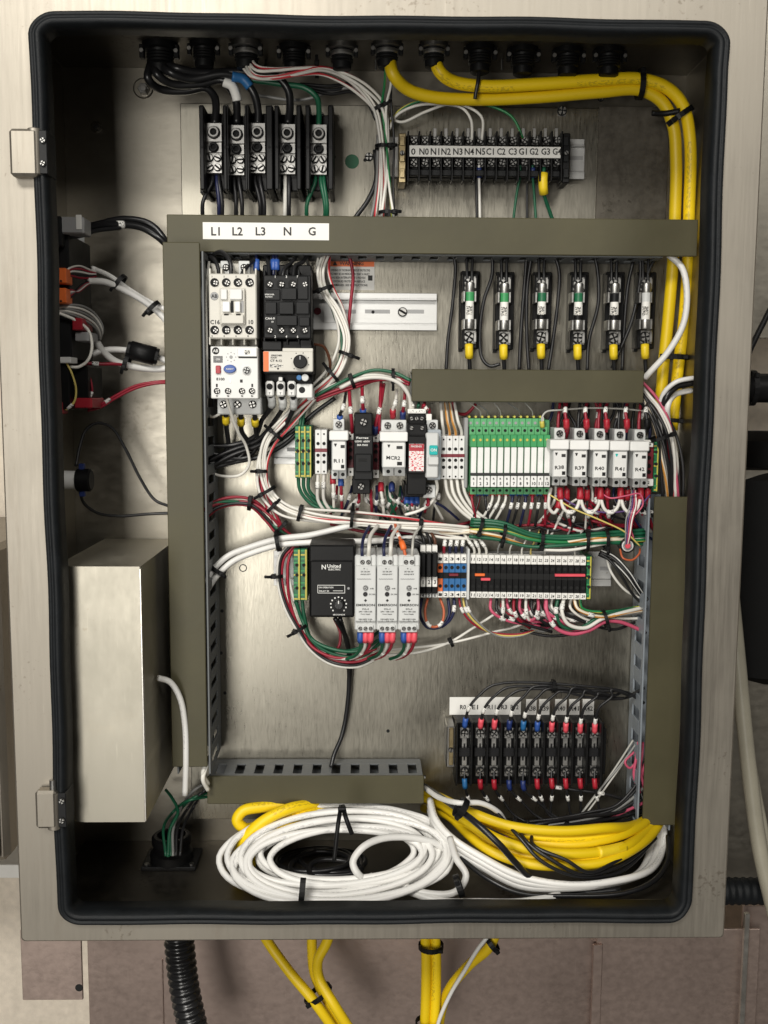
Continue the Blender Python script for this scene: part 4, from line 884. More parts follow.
rowterm(437.4, 5.6, 'orange', 0, 'single orange terminal between black fuse terminals and blue terminals', None, 554.5, 597.5, '1')
for i in range(4): rowterm(443+i*5.95, 5.95, 'term_blue', i, 'blue terminal tagged %d in the lower rail row' % (i+2), 'blue terminals', 554.5, 597.5, str(i+2))
t = tag(box(None, 'end_stop', 467.2, 549, 469.6, 600, 7, 52, 'light_grey', 0.5), 'thin grey separator plate between blue and black terminals', 'separator plate')
for i in range(19):
    x = 469.8+i*6.13
    rowterm(x, 6.13, 'black', i, 'black terminal tagged %d in the lower rail row' % (11+i), 'black rail terminals', 554.8+i*0.1, 597.8+i*0.1, str(11+i))
t = gnd_terms(586.4, 556, 591.6, 600, 1, 'ending the long black terminal row', (567, 577, 587))
# red jumpers pushed into the row
for xa, xb, yy, m_, lb in ((449, 458.5, 575, 'dark_red', 'short dark red jumper across the blue terminals'), (475, 485, 575, 'orange', 'short orange jumper across the black terminals'), (481, 490.5, 579.5, 'pink_red', 'short red jumper just below the orange jumper'), (555, 585.5, 575.5, 'pink_red', 'long red jumper at the end of the black terminals')):
    t = thing('jumper_bar', lb, 'jumper', (xa+xb)/2, yy, 44, 'jumpers in the terminal row'); box(t, 'bar', xa, yy-1.3, xb, yy+1.3, 42, 47, m_, 0.4)
    n_ = max(2, int((xb-xa)/6))
    for q in range(n_): box(t, 'prong', xa+(xb-xa)*(q+.5)/n_-0.7, yy-0.9, xa+(xb-xa)*(q+.5)/n_+0.7, yy+0.9, 38, 42, 'tin', 0.1)

# ================================================================== ten pole terminal strip at the bottom
LS = tag(box(None, 'legend_label', 449.5, 697, 521, 715, 0.1, 0.6, 'paper', 0.1), 'white legend sticker reading R0 to R12 above the ten pole strip', 'label')
for s, x in (('R0', 463, ), ('E1', 475), ('R11', 491.5), ('R3', 504), ('R12', 514.5)): text(LS, s, x, 707, 4.6, 0.7, wpx=8 if len(s) > 2 else 6)
for s, xa, xb, lb in (('R38', 526, 536.5, 'R38'), ('R39', 539, 549.5, 'R39'), ('R40', 555, 566.5, 'R40'), ('R41', 569, 579.5, 'R41'), ('R42', 582.5, 594, 'R42')):
    o = tag(box(None, 'legend_label', xa, 699, xb, 717, 0.1, 0.6, 'paper', 0.1), 'small white sticker reading %s above the ten pole strip' % lb, 'label', 'small legend stickers'); text(o, s, (xa+xb)/2, 708.5, 4.6, 0.7, wpx=9)
TB = thing('screw_terminal_strip', 'black ten pole terminal strip with red and blue crimped wires at the bottom', 'terminal strip', 527, 790, 0)
box(TB, 'base', 455, 722, 604, 785, 0, 26, 'black', 1.0)
e = box(TB, 'end_bracket', 446.5, 726, 455, 768, 0, 30, 'zinc', 0.8); box(e, 'clamp_face', 449, 728, 453.5, 766, 30, 33, 'brass', 0.5); screw(e, 451, 750, 2.2, 33.6, 'zinc'); box(TB, 'end_bracket', 602, 728, 606, 775, 0, 26, 'charcoal', 0.6)
PX10 = [464.5, 480.2, 494, 509, 523, 537, 551.5, 565.5, 580, 594.5]
for i, x in enumerate(PX10):
    box(TB, 'barrier', x+6.0, 722, x+8.2, 787, 20, 44, 'black', 0.4)
    if i == 0: box(TB, 'barrier', x-8.4, 722, x-6.6, 787, 20, 44, 'black', 0.4)
    for yy, s in ((733, 1), (771, -1)):
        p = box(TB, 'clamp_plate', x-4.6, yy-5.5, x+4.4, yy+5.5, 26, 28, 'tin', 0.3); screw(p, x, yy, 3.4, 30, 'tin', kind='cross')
        o = box(TB, 'spade_tab', x-2.8, yy+s*10-5, x+2.4, yy+s*10+5, 26, 30, 'tin', 0.4); box(o, 'notch', x-1, yy+s*13-2.6, x+0.8, yy+s*13+2.6, 30, 30.3, 'hole', 0.05)
    box(TB, 'centre_bar', x-6, 748, x+5.6, 757, 26, 34, 'black_gloss', 0.6)

# ================================================================== steel box and devices on the left
SB = thing('steel_box', 'pale stainless steel box standing in the lower left of the cabinet', 'box', 110, 822, -20)
h = (YP-0.022)*1000
a, b = P(83, 566.5, h), P(146, 822, h)
# bent sheet case: its left front corner is a wide round bend
rb = 0.020; prof_ = [(b[0], BACK-.002), (b[0], 0.0228), (b[0]-.0008, 0.022)]
xl_ = a[0]-0.004
for q in range(11): an = q/10*math.pi/2; prof_.append((xl_-rb*math.sin(an), 0.022+rb-rb*math.cos(an)))
prof_.append((xl_-rb, BACK-.002)); m_ = len(prof_)
V = [(x, y, z) for z in (b[2], a[2]) for x, y in prof_]; Fs = [(i, (i+1) % m_, m_+(i+1) % m_, m_+i) for i in range(m_)]+[tuple(range(m_))[::-1], tuple(range(m_, 2*m_))]
org = np.array([b[0], .1, b[2]]); me = mesh('case', np.array(V)-org, Fs); me.polygons.foreach_set('use_smooth', [2 <= i <= 12 for i in range(len(me.polygons))])
me.set_sharp_from_angle(angle=math.radians(30)); link('case', me, org, SB, 'steel_box')
wbox(SB, 'lid_edge', (b[0]-.0009, 0.0208, b[2]+.001), (b[0]+.0006, 0.026, a[2]-.0015), 'steel_bright', 0.0003)
hh = (YP-BACK)*1000
BZ = thing('buzzer', 'round black pilot device with white collar on the cabinet side wall', 'pilot device', 76, 480, 60)
c = P(68, 480, 75)
link('white_collar', lathe([(0.0085, 0), (0.0085, 0.020)], 22, 'X'), c+np.array([-0.012, 0, 0]), BZ, 'offwhite'); link('black_cap', lathe([(0.0095, 0), (0.0105, 0.001), (0.0105, 0.012), (0.009, 0.0135)], 22, 'X'), c+np.array([0.008, 0, 0]), BZ, 'black')
for s in (-1, 1): link('terminal', chbox(0.005, 0.006, 0.006, 0.0006), c+np.array([0.013, 0, s*0.012]), BZ, 'navy')
# controllers on the left side wall
def wall_dev(label, y0, y1, x1, h0, h1, m):
    t = thing('wall_module', label, 'control module', 60, y1, (h0+h1)/2); A, B = P(60, y0, h1), P(x1, y1, h1)
    wbox(t, 'case', (-HW+.004, YP-h1/1000, B[2]), (B[0], YP-h0/1000, A[2]), m, 0.001); return t, A, B
W1, A, B = wall_dev('grey connector housing at the top of the side wall with black cables', 216, 246, 62, 60, 100, 'charcoal')
box(W1, 'plug', 60, 217, 84, 233, 75, 98, 'mid_grey', 1); box(W1, 'marker_tag', 76, 215, 81.5, 229, 98, 98.6, 'paper', 0.1)
W2, A, B = wall_dev('dark control module on the side wall with orange plugs', 233, 360, 72, 20, 90, 'charcoal')
box(W2, 'label', 73, 238, 85, 310, 20, 21.5, 'light_grey', 0.4); box(W2, 'print', 76, 244, 82, 268, 21.5, 21.7, 'grey_print', 0.05)
for yy in (276, 296): pg = box(W2, 'orange_plug', 50, yy-8, 66, yy+7, 85, 104, 'orange', 0.8); [hole(pg, 53+q*4, yy+5, 1.1, 104.2) for q in range(3)]
box(W2, 'red_plug', 72, 318, 82, 330, 60, 95, 'red', 0.8); box(W2, 'grey_tag', 75, 332, 89, 341, 60, 90, 'mid_grey', 0.6)
W3, A, B = wall_dev('black relay base with red ends low on the side wall', 362, 410, 70, 30, 95, 'black')
box(W3, 'fin', 70, 366, 88, 404, 30, 80, 'black', 1.0); box(W3, 'red_end', 74, 398, 92, 408, 40, 82, 'red', 0.8); box(W3, 'red_end', 54, 402, 62, 414, 80, 98, 'red', 0.8); box(W3, 'white_tag', 54, 357, 71, 363, 80, 100, 'offwhite', 0.5)
# floor gland under the box
c = PZ(172, 862, 0.0036); t = thing('cable_gland', 'square flanged black gland in the cabinet floor with green wires', 'cable gland', 0, 0, at=c)
wbox(t, 'flange', c+np.array([-.027, -.020, 0]), c+np.array([.027, .024, .004]), 'black', .001)
link('neck', lathe([(0.021, .004), (0.021, .012), (0.018, .014), (.018, .020), (.0195, .021), (.0195, .027), (.0175, .029), (.014, .029), (.0135, .012), (.002, .012)], 24, 'Z'), c, t, 'black')
for sx in (-1, 1): link('screw', lathe([(0.0025, .004), (0.0025, .0055)], 10, 'Z'), c+np.array([sx*.022, -.014, 0]), t, 'zinc')

# ================================================================== wires and cables
pf = PZ(341, 903, 0.0075); HF = (YP-pf[1])*1000      # where the cabinet floor lies under the front of the coil
def gpt(px, dz=0.0):
    c, R = GL[px]; return c+np.array([0, 0, -2.0*R-dz])
def hq(px, py, y):                      # height value of a point at world depth y
    return (YP-y)*1000
def gl_start(px, off=0.0):
    c, R = GL[px]; p = c+np.array([off, 0, -1.4*R]); return p
def proj(p):
    v = np.asarray(p)-CAM; z = v@FW; return 384+F*(v@RT)/z, 512-F*(v@UP)/z
def gp(px, dx=0, down=1.4):             # gland mouth as (px, py, h)
    c, R = GL[px]; p = c+np.array([dx/1000, 0, -down*R]); u, v = proj(p); return (u, v, (YP-p[1])*1000)
# thick black power cables from the first gland to the distribution blocks
g0 = gp(160)
for i, (pts, lb) in enumerate((
        ([(g0[0]-10, g0[1], g0[2]), (148, 78, 55), (160, 89, 40), (185, 91, 34), (205, 88, 34), (214, 96, 36), (216, 108, 40), (215, 124, 42)], 'thick black power cable bending down into the L1 block'),
        ([(g0[0]-5, g0[1], g0[2]), (157, 74, 58), (172, 84, 48), (200, 84, 42), (222, 80, 40), (230, 88, 40), (236, 100, 40), (237, 124, 42)], 'thick black power cable running to the L2 block'),
        ([(g0[0], g0[1], g0[2]), (170, 72, 60), (190, 79, 52), (225, 74, 48), (243, 80, 44), (254, 94, 42), (258, 110, 42), (258, 124, 42)], 'thick black power cable with blue tape going to the L3 block'),
        ([(g0[0]+5, g0[1], g0[2]), (176, 68, 58), (200, 73, 50), (240, 72, 46), (275, 76, 42), (288, 90, 40), (290, 108, 40), (288, 124, 42)], 'thick black power cable running to the N block'))):
    wire(pts, 'cable_black', 3.6, lb, 'power cables', name='power_cable', cat='power cable', n=12)
o, pth = tubeobj('tape_wrap', None, [(232, 76.5, 49), (243, 79, 46), (250, 87, 45)], 0.0044, 'term_blue', 12); tag(o, 'blue tape wrapped round the L3 power cable', 'tape')
o, pth = tubeobj('tape_wrap', None, [(224, 82, 45), (232, 86, 44.5), (236.5, 97, 44.5), (237.2, 101, 44)], 0.0043, 'paper', 12); tag(o, 'white tape wrapped round the L2 power cable', 'tape')
wire([(240, 78, 40), (280, 84, 40), (305, 88, 38), (317, 98, 38), (319, 112, 40), (319, 126, 42)], 'green', 2.6, 'thick green ground cable running into the G block', name='power_cable', cat='power cable', n=10)
# loose black leads behind the blocks
for i, q in enumerate((0, 4, 8)):
    wire([(300+q, 84+q*.6, 22), (330, 86+q, 18), (352, 84+q, 14), (366, 92+q, 12), (376, 120, 10)], 'black', 1.6, 'black lead lying behind the striped wires under the glands', 'black leads behind striped wires')
wire([(255, 95, 12), (300, 100, 12), (330, 92, 15), (352, 88, 16), (372, 100, 14), (382, 130, 12)], 'grey', 1.5, 'grey lead curving behind the striped wires under the glands')
# red striped wires from the third gland
g = gp(246)
bundle([(g[0], g[1], g[2]), (256, 73, 66), (275, 75, 60), (300, 72, 56), (322, 70, 52), (345, 77, 46), (365, 91, 38), (378, 108, 30), (382, 130, 26), (383, 175, 24), (380, 218, 24)], ['white_red', 'white', 'white_red', 'white', 'white_red'], 12, 1.35, '{c} bundled from the metal gland to the top duct', 'striped bundle from the gland')
bundle([(388, 62, 60), (389, 85, 45), (387, 105, 32), (389, 140, 26), (390, 180, 26), (393, 218, 26)], ['black', 'white', 'green_yellow'], 8, 1.2, '{c} dropping beside the striped bundle', 'loose wires beside the bundle')
wire([(375, 150, 14), (376, 180, 14), (368, 200, 16), (355, 218, 18)], 'black', 2.2, 'black wire curving under the striped bundle into the duct')
wire([(378, 135, 18), (377, 180, 18), (374, 205, 18), (371, 218, 18)], 'grey', 1.6, 'grey wire beside the striped bundle entering the duct')
for px, py, hf, an in ((256, 72, 5, 10), (317, 70, 6, 0), (380, 108, 7, 65), (384, 147, 7.5, 90), (388, 213, 8, 90)):
    tie(px, py, 46 if px < 350 else 28, hf, an, 'black cable tie on the striped bundle above the top duct', 'ties on the striped bundle', 1, 6)
# yellow cables
g1 = gp(387, 2, 1.2); g2 = gp(434, 0, 1.2)
wire([g1, (393, 74, 62), (407, 89, 52), (432, 97, 46), (480, 99.5, 40), (540, 97, 38), (600, 92, 36), (640, 90, 34), (662, 102, 32), (673, 125, 28), (676, 160, 22), (675, 215, 18), (673, 260, 16), (668, 320, 14), (663, 370, 12), (660, 410, 8)], 'cable_yellow', 5.6, 'yellow cable from the metal gland, inner one at the corner bend', 'yellow cables round the corner', name='yellow_cable', cat='cable', n=14)
wire([g2, (440, 72, 60), (452, 81, 54), (480, 86, 50), (540, 84, 46), (600, 80, 42), (640, 79, 40), (667, 88, 38), (683, 106, 34), (690, 140, 26), (689, 215, 20), (688, 260, 16), (684, 320, 12), (678, 370, 8), (672, 430, 6)], 'cable_yellow', 5.6, 'yellow cable from the metal gland, outer one at the corner bend', 'yellow cables round the corner', name='yellow_cable', cat='cable', n=14)
tie(640, 84.5, 40, 13, 0, 'black cable tie across both yellow cables before the corner', 'ties on the yellow cables', 1, 0, 5); tie(680, 116, 31, 13, 55, 'black cable tie with long tail at the yellow corner bend', 'ties on the yellow cables', -1, 0, 5)
tie(673, 357, 14, 12, 92, 'black cable tie on the yellow cables under the fuse holders', 'ties on the yellow cables', 1, 0, 5)
tie(670, 420, 12, 10, 95, 'black cable tie on the yellow cables beside the relay row', 'ties on the yellow cables', 1, 0, 4)
o, pth = tubeobj('cable_tie_tail', None, [(652, 113, 34), (664, 113.5, 34), (680, 111, 38)], 0.0028, 'black', 8); tag(o, 'loose black tie end pointing away from the yellow bend', 'cable tie')
g = gp(480); wire([g, (478, 82, 60), (476, 92, 58), (475, 99, 56)], 'black', 1.8, 'short black lead hanging from the gland over the yellow cables')
# wires of the numbered strip
wire([(389, 130, 20), (396, 116, 22), (415, 106, 26), (440, 104, 30), (462, 108, 32), (471, 120, 32), (472, 140, 28)], 'white', 1.35, 'white wire arching onto terminal N4')
wire([(390, 118, 18), (402, 122, 22), (425, 112, 26), (450, 104, 28), (470, 108, 30), (482, 118, 30), (482, 140, 28)], 'white', 1.35, 'white wire arching onto terminal N5')
wire([(385, 135, 16), (398, 112, 20), (420, 101, 24), (450, 101, 26), (490, 106, 28), (512, 117, 30), (523, 138, 28)], 'green_yellow', 1.3, 'green and yellow wire arching over the numbered strip onto G1')
def down(x, col, m, lb, x2, y2=222, sl=True):
    wire([(x, 165, 28), (x, 175, 26), ((x+x2)/2, 195, 20), (x2, y2, 18)], col, 1.3, lb, ends=((0.13, 9, m),) if m else ())
down(479, 'white', 'navy', 'white wire with blue crimp leaving terminal N5', 480); down(476, 'black', None, 'black wire dropping behind the white one under N5', 477)
down(520, 'green', None, 'green wire leaving terminal G1 downwards', 513); down(527, 'black', None, 'dark wire hanging between G1 and G2', 527)
down(532.5, 'green', 'navy', 'green wire with blue crimp leaving terminal G2', 536)
wire([(544, 168, 32), (543, 180, 34), (544, 194, 30), (549, 210, 22), (554, 224, 18)], 'green', 1.8, 'green wire with large yellow crimp leaving terminal G3', ends=((0.27, 19, 'yellow', 4.4),))
# wires below the distribution blocks
for x, x2, col, lb in ((212, 203, 'black', 'L1'), (217, 219, 'navy', 'L1'), (219, 222, 'black', 'L1'), (234, 236, 'black', 'L2'), (239, 242, 'black', 'L2'), (255, 260, 'black', 'L3'), (260, 264, 'black', 'L3')):
    wire([(x, 170, 30), (x, 182, 38), (x2, 202, 40), (x2, 222, 30)], col, 1.9, '%s wire leaving the %s distribution block downwards' % (col, lb), 'wires leaving block %s %s' % (lb, col))
for x, x2, col, lb in ((285, 285, 'white', 'N'), (289, 289, 'black', 'N'), (315, 307, 'green', 'G'), (321, 325, 'green', 'G'), (324, 327, 'green', 'G')):
    wire([(x, 170, 30), (x, 182, 38), (x2, 204, 40), (x2, 222, 30)], col, 1.9, '%s wire leaving the %s distribution block downwards' % (col, lb), 'wires leaving block %s %s' % (lb, col))
# ------------------------------------------------------------------ around the contactors
for x, pts, col in ((213, [(206, 262, 30), (210, 257, 45), (216, 262, 60), (219, 274, 66), (217, 281, 70)], 'black'), (225, [(210, 256, 40), (222, 252, 60), (230, 262, 70), (231, 274, 72), (230, 281, 70)], 'black'), (240, [(262, 256, 30), (252, 262, 50), (243, 272, 66), (241, 281, 70)], 'black'),
        (270, [(262, 250, 30), (268, 262, 45), (269, 276, 55), (269, 283, 60)], 'black'), (287, [(300, 252, 30), (292, 262, 45), (284, 270, 56), (282, 282, 60)], 'black'), (300, [(310, 250, 30), (303, 262, 40), (295, 266, 50), (293, 282, 60)], 'black')):
    wire(pts, col, 1.9, 'black wire from the top duct into the contactor screws', 'black wires into the contactors')
for x in (256, 273, 276): wire([(x, 250, 40), (x+.5, 260, 44), (x+.5, 276, 48)], 'navy', 1.6, 'short navy wire between the contactors under the top duct', 'navy wires at contactors', ends=((0.6, 10, 'blue'),))
wire([(209, 262, 50), (206, 290, 62), (206.5, 340, 66), (207, 390, 60), (207.5, 412, 50), (212, 417, 46), (220, 414, 44)], 'white', 1.3, 'long white wire hugging the duct beside the cream contactor')
wire([(226, 396, 82), (230, 410, 70), (238, 432, 50), (246, 446, 35), (249, 465, 25), (240, 475, 20), (222, 476, 18), (206, 471, 25)], 'white', 1.4, 'white wire looping from the cream overload relay back into the duct')
wire([(246, 448, 22), (262, 446, 20), (275, 436, 18)], 'white', 1.3, 'short pale wire crossing toward the black leads below the relay')
wire([(300, 252, 30), (306, 258, 24), (309, 268, 14), (312, 275, 8)], 'grey', 1.5, 'short grey wire dropping under the duct beside the warning sticker')
wire([(311, 344, 50), (324, 347, 40), (330, 362, 34), (328, 378, 26), (322, 388, 20)], 'brown', 1.4, 'dark brown wire looping from the black overload relay')
for i, x in enumerate((226, 241, 255)):
    wire([(x, 410, 50), (x, 420, 46), (x+1, 432, 30), ((228, 248, 258)[i], 444, 22), ((222, 238, 245)[i], 458, 18), ((206, 206, 206)[i], (470, 464, 452)[i], 24)], 'cable_black', 2.3, 'black motor wire with yellow crimp leaving the cream overload relay', 'black motor wires', ends=((0.13, 8, 'yellow'),))
for i, (x, y) in enumerate(((270, 397), (281, 398), (292, 397))):
    wire([(x, y-4, 56), (x+2, y+8, 46), (x-8, 420+i*3, 34), (255+i*3, 436+i*4, 26), (232, 445+i*5, 22), (206, (446, 462, 470)[i], 26)], 'cable_black', 2.3, 'black motor wire with clear crimp leaving the black overload relay', 'black wires from overload', ends=((0.10, 12, 'light_grey'),))
wire([(300, 430, 14), (285, 444, 14), (262, 456, 16), (235, 462, 16), (206, 470, 24)], 'black', 2.2, 'black wire passing behind the striped loop into the tall duct')
wire([(335, 398, 20), (318, 410, 18), (300, 425, 16), (280, 440, 16), (255, 450, 18)], 'black', 2.0, 'black wire slanting down behind the striped bundle')
# ------------------------------------------------------------------ the big striped loop
loop1 = [(326, 252, 24), (322, 272, 30), (326, 290, 28), (338, 312, 26), (345, 340, 28), (336, 370, 30), (310, 397, 32), (283, 424, 34), (268, 442, 34), (262, 465, 32), (266, 490, 30), (282, 507, 34), (310, 515, 40), (350, 519, 44), (400, 524, 46), (440, 528, 44), (468, 532, 40)]
bundle(loop1, ['white_red', 'white', 'white_red', 'white', 'white'], 13, 1.35, '{c} in the loop from the top duct round the ground terminals', 'big striped loop')
bundle([(327, 285, 22), (336, 312, 22), (342, 340, 24), (338, 362, 26), (322, 386, 27), (306, 408, 26), (303, 428, 30)], ['green', 'green'], 5, 1.5, 'green wire beside the striped loop to the ground terminals', 'green beside the loop')
wire([(349, 254, 22), (353, 275, 20), (351, 300, 18), (348, 330, 18), (346, 352, 22), (340, 366, 24)], 'red', 1.6, 'red wire crossing the warning sticker down to the striped loop')
loop2 = [(410, 383, 40), (395, 378, 38), (375, 376, 36), (355, 381, 36), (335, 388, 36), (315, 398, 34)]
bundle(loop2, ['red', 'red', 'white', 'green'], 10, 1.6, '{c} arching from the fuse duct over the middle relays', 'arch over the relays')
wire([(340, 388, 40), (360, 379, 44), (385, 378, 46), (400, 384, 46), (409, 396, 44), (411, 411, 42)], 'white', 2.0, 'thick white wire arching into the surge protector')
for px, py, hf, an, h in ((325, 289, 7, 70, 30), (346, 354, 6, 110, 30), (333, 375, 7, 140, 34), (276, 434, 8, 130, 36), (262, 471, 4, 90, 32), (267, 491, 8, 60, 32), (300, 513, 7, 15, 40), (272, 507, 6, 45, 30), (352, 518, 8, 5, 46), (393, 376, 6, 0, 40), (352, 381, 6, 160, 38)):
    tie(px, py, h, hf, an, 'black cable tie on the striped loop round the ground terminals', 'ties on the striped loop', random.choice((-1, 1)), random.choice((0, 7, 9)))
# wires entering middle rail from above
def updrop(x, y, x0, y0, col, mk, crimp=None, r=1.5, lb='', h1=46, h0=30, gr=None):
    wire([(x, y, h1-6), (x, y-9, h1), ((x+x0)/2, (y+y0)/2, h1+4), (x0, y0, h0)], col, r, lb, gr, marks=(0.45,) if mk else (), ends=((0.12, 9, crimp),) if crimp else ())
updrop(340, 424, 346, 392, 'black', True, 'blue', lb='black wire with blue crimp entering the slim relay from above')
updrop(352, 434, 349, 386, 'red', True, None, 1.7, 'red wire dropping beside the black module from the arch')
updrop(363, 418, 362, 384, 'red', True, 'blue', 1.7, 'red wire with blue crimp entering the black module top')
updrop(375, 436, 384, 384, 'red', True, 'navy', 1.7, 'red wire dropping after the black module with marker', gr=None)
updrop(379, 434, 381, 382, 'red', False, None, 1.6, 'red wire looping down behind the marked red wire')
updrop(393, 418, 397, 390, 'white', True, 'red', 1.5, 'white wire with red crimp entering the wide relay'); updrop(403, 420, 405, 390, 'red', True, 'navy', 1.5, 'red wire with navy crimp entering the wide relay')
for i, (x, c) in enumerate(((413, 'white'), (418, 'green'), (423, 'red'))): updrop(x, 414, x+i, 398, c, False, None, 1.3, '%s wire entering the top of the surge protector' % c)
updrop(429, 418, 424, 400, 'red', True, None, 1.3, 'red wire with marker entering the teal breaker')
for i in range(4): updrop(443.5+i*6, 440, 441+i*4.5, 402, ('white', 'white_orange', 'white_orange', 'white')[i], False, None, 1.5, '%s entering the cream terminals by the green module from the duct' % ('white wire' if i in (0, 3) else 'cream wire'), 40, 30, 'wires above cream terminals %s' % (i in (0, 3)))
o_, p_ = tubeobj('wire', None, [(452, 402, 30), (456, 412, 26), (466, 414, 24), (476, 404, 24)], .0016, WIRE['red'], 8); tag(o_, 'red wire curl under the fuse duct beside the green module', 'wire')
# thin wires on the green module
for i, (x, x0) in enumerate(((481, 470), (488, 476), (501, 494), (520, 508), (533, 525))):
    wire([(x, 417, 30), (x-1, 411, 34), ((x+x0)/2, 407, 34), (x0, 403, 30)], 'grey' if i % 2 else 'clear', 0.6, 'thin wire rising from the top of the green module', 'thin wires over green module')
wire([(542.5, 428, 44), (542, 418, 46), (546, 412, 44), (560, 410, 40), (590, 408, 38), (625, 409, 36), (652, 412, 34)], 'clear', 0.9, 'thin pale wire running above the relay row from the green module', ends=((0.03, 6, 'lemon'), ))
wire([(542.5, 424, 44), (542.3, 417, 45)], 'white', 1.4, 'white ferrule wire standing on the green module edge')
# red feeds into the relay row from above
for i in range(5):
    x = 566+i*20.2
    wire([(x, 432, 46), (x+0.5, 424, 50), (x-1, 412, 48), (x+1, 402, 36)], ('red', 'red', 'red', 'red', 'black')[i], 1.6, '%s wire with red crimp entering the relay row from the fuse duct' % ('red', 'red', 'red', 'red', 'black')[i], 'wires over relay row', marks=(0.62,), ends=((0.24, 9, 'red' if i < 4 else 'black'),))
    wire([(x-7, 440, 40), (x-8, 425, 38), (x-6, 402, 32)], 'black' if i % 2 else 'red', 1.5, '%s wire behind the red crimps over the relay row' % ('black' if i % 2 else 'red'), 'rear wires over relay row %d' % (i % 2))
# loops of white wire under the relay row
for i in range(5):
    x = 560+i*20.2
    if i < 4:
        wire([(x, 488, 46), (x+0.5, 497, 48), (x+4, 509, 50), (x+10, 512.5, 50), (x+16, 509, 50), (x+20, 497, 48), (x+20.2, 488, 46)], 'white', 1.7, 'white jumper loop hanging between neighbouring relays', 'white jumper loops', marks=(0.5,), ends=((0.10, 11, 'red'), (0.90, 11, 'red')))
    wire([(x+7, 488, 44), (x+7, 498, 42), (x+8, 515, 36), (x+12, 528, 26)], 'red' if i % 2 == 0 else 'red_black', 1.5, 'red wire dropping from a relay into the harness below', 'red wires under relays', marks=(0.6,), ends=((0.14, 10, 'red'),))
wire([(551, 488, 40), (549, 498, 44), (549, 508, 46), (554, 513, 46), (558, 508, 46), (560, 497, 44)], 'white', 1.7, 'white jumper loop hanging next to the green module', ends=((0.85, 9, 'red'),))
wire([(550, 495, 46), (572, 508, 52), (600, 520, 54), (625, 532, 54), (640, 546, 50)], 'yellow_thin', 0.8, 'thin yellow wire slanting down under the relay row')
wire([(556, 494, 44), (575, 505, 48), (600, 512, 50), (625, 511, 50), (640, 505, 50), (650, 495, 46)], 'violet', 0.8, 'thin violet wire sagging under the relay row')
wire([(600, 492, 44), (610, 498, 50), (625, 496, 52), (640, 494, 52), (643, 504, 52), (638, 512, 52), (630, 520, 50), (634, 540, 48)], 'pink', 0.8, 'thin pink wire curling under the last relay')
# little bundle of thin wires into a round cable end
for i, (c, q) in enumerate((('violet', 0), ('pink', 2), ('white', 4), ('grey', -2), ('red', 5))):
    wire([(633+q*.6, 490, 44), (632+q, 505, 50), (628+q, 520, 54), (627+q*.7, 535, 54), (626+q*.4, 545, 50)], c, 0.7, 'thin %s signal wire fanning out of the grey cable end' % c)
t = thing('cable_end', 'stripped grey cable end with pink core ring under the relays', 'cable', 628, 546, 45)
for nm, r0, ml in (('jacket', 7.2, 'charcoal'), ('white_layer', 5.8, 'white'), ('grey_layer', 4.4, 'mid_grey'), ('core', 2.8, 'pink_red')): cyl(t, nm, 628, 546, r0, 30, 44+(7.2-r0)*1.6, ml, 22)
wire([(620, 549, 40), (623, 558, 46), (632, 560, 46), (639, 554, 44), (640, 549, 40)], 'orange', 1.0, 'short coral wire curling under the round cable end')
# ------------------------------------------------------------------ lower wires of the middle rail
for i in range(3):
    wire([(298+i*5.5, 474, 38), (300+i*4.5, 490, 36), (310+i*6, 503, 34), (327+i*8, 512, 34)], 'green', 1.7, 'green wire leaving the ground terminals toward the lower harness', 'green wires below ground terminals')
for i in range(2): wire([(318+i*6, 472, 40), (317.5+i*6, 486, 42), (318+i*6, 500, 38), (325+i*6, 512, 34)], 'white', 1.6, 'white wire leaving the cream terminals by the ground terminals', 'white wires under cream terminals', marks=(0.3,))
def drop(x, y, x1, y1, col, crimp, lb, mk=True, r=1.5, h=46, gr=None):
    wire([(x, y, h-6), (x, y+9, h), ((x+x1)/2, (y+y1)/2+1, h-2), (x1, y1, h-14)], col, r, lb, gr, marks=(0.55,) if mk else (), ends=((0.16, 9, crimp),) if crimp else ())
drop(333, 474, 334, 510, 'white', 'red', 'white wire with red crimp under the slim relay'); drop(341, 476, 342, 512, 'red', 'blue', 'red wire with blue crimp under the slim relay')
drop(359, 492, 357, 512, 'red', None, 'red wire under the black module, first'); drop(371, 490, 372, 513, 'red', None, 'red wire under the black module, second', False)
drop(381, 482, 384, 515, 'white', 'red', 'white wire with red crimp under the wide relay'); drop(392, 482, 402, 514, 'black', 'navy', 'black wire with two markers under the wide relay'); drop(377, 486, 376, 512, 'navy', None, 'navy wire under the wide relay edge')
for i, c in enumerate(('green', 'red', 'navy')): drop(407+i*5, 496, 408+i*5, 514, c, 'blue', '%s wire with blue crimp under the surge protector' % c, True, 1.3)
wire([(436, 478, 46), (437, 490, 44), (430, 504, 42), (418, 511, 40), (405, 515, 38)], 'white', 1.6, 'white wire curving from the teal breaker to the harness')
drop(428, 496, 425, 512, 'red', None, 'red wire under the teal breaker')
for i in range(4): wire([(445+i*5.8, 478, 40), (448+i*5.8, 494, 40), (462+i*5, 512, 38), (482+i*5, 526, 34)], 'white', 1.6, 'white wire leaving the cream terminals by the green module', 'white wires under cream terminals two')
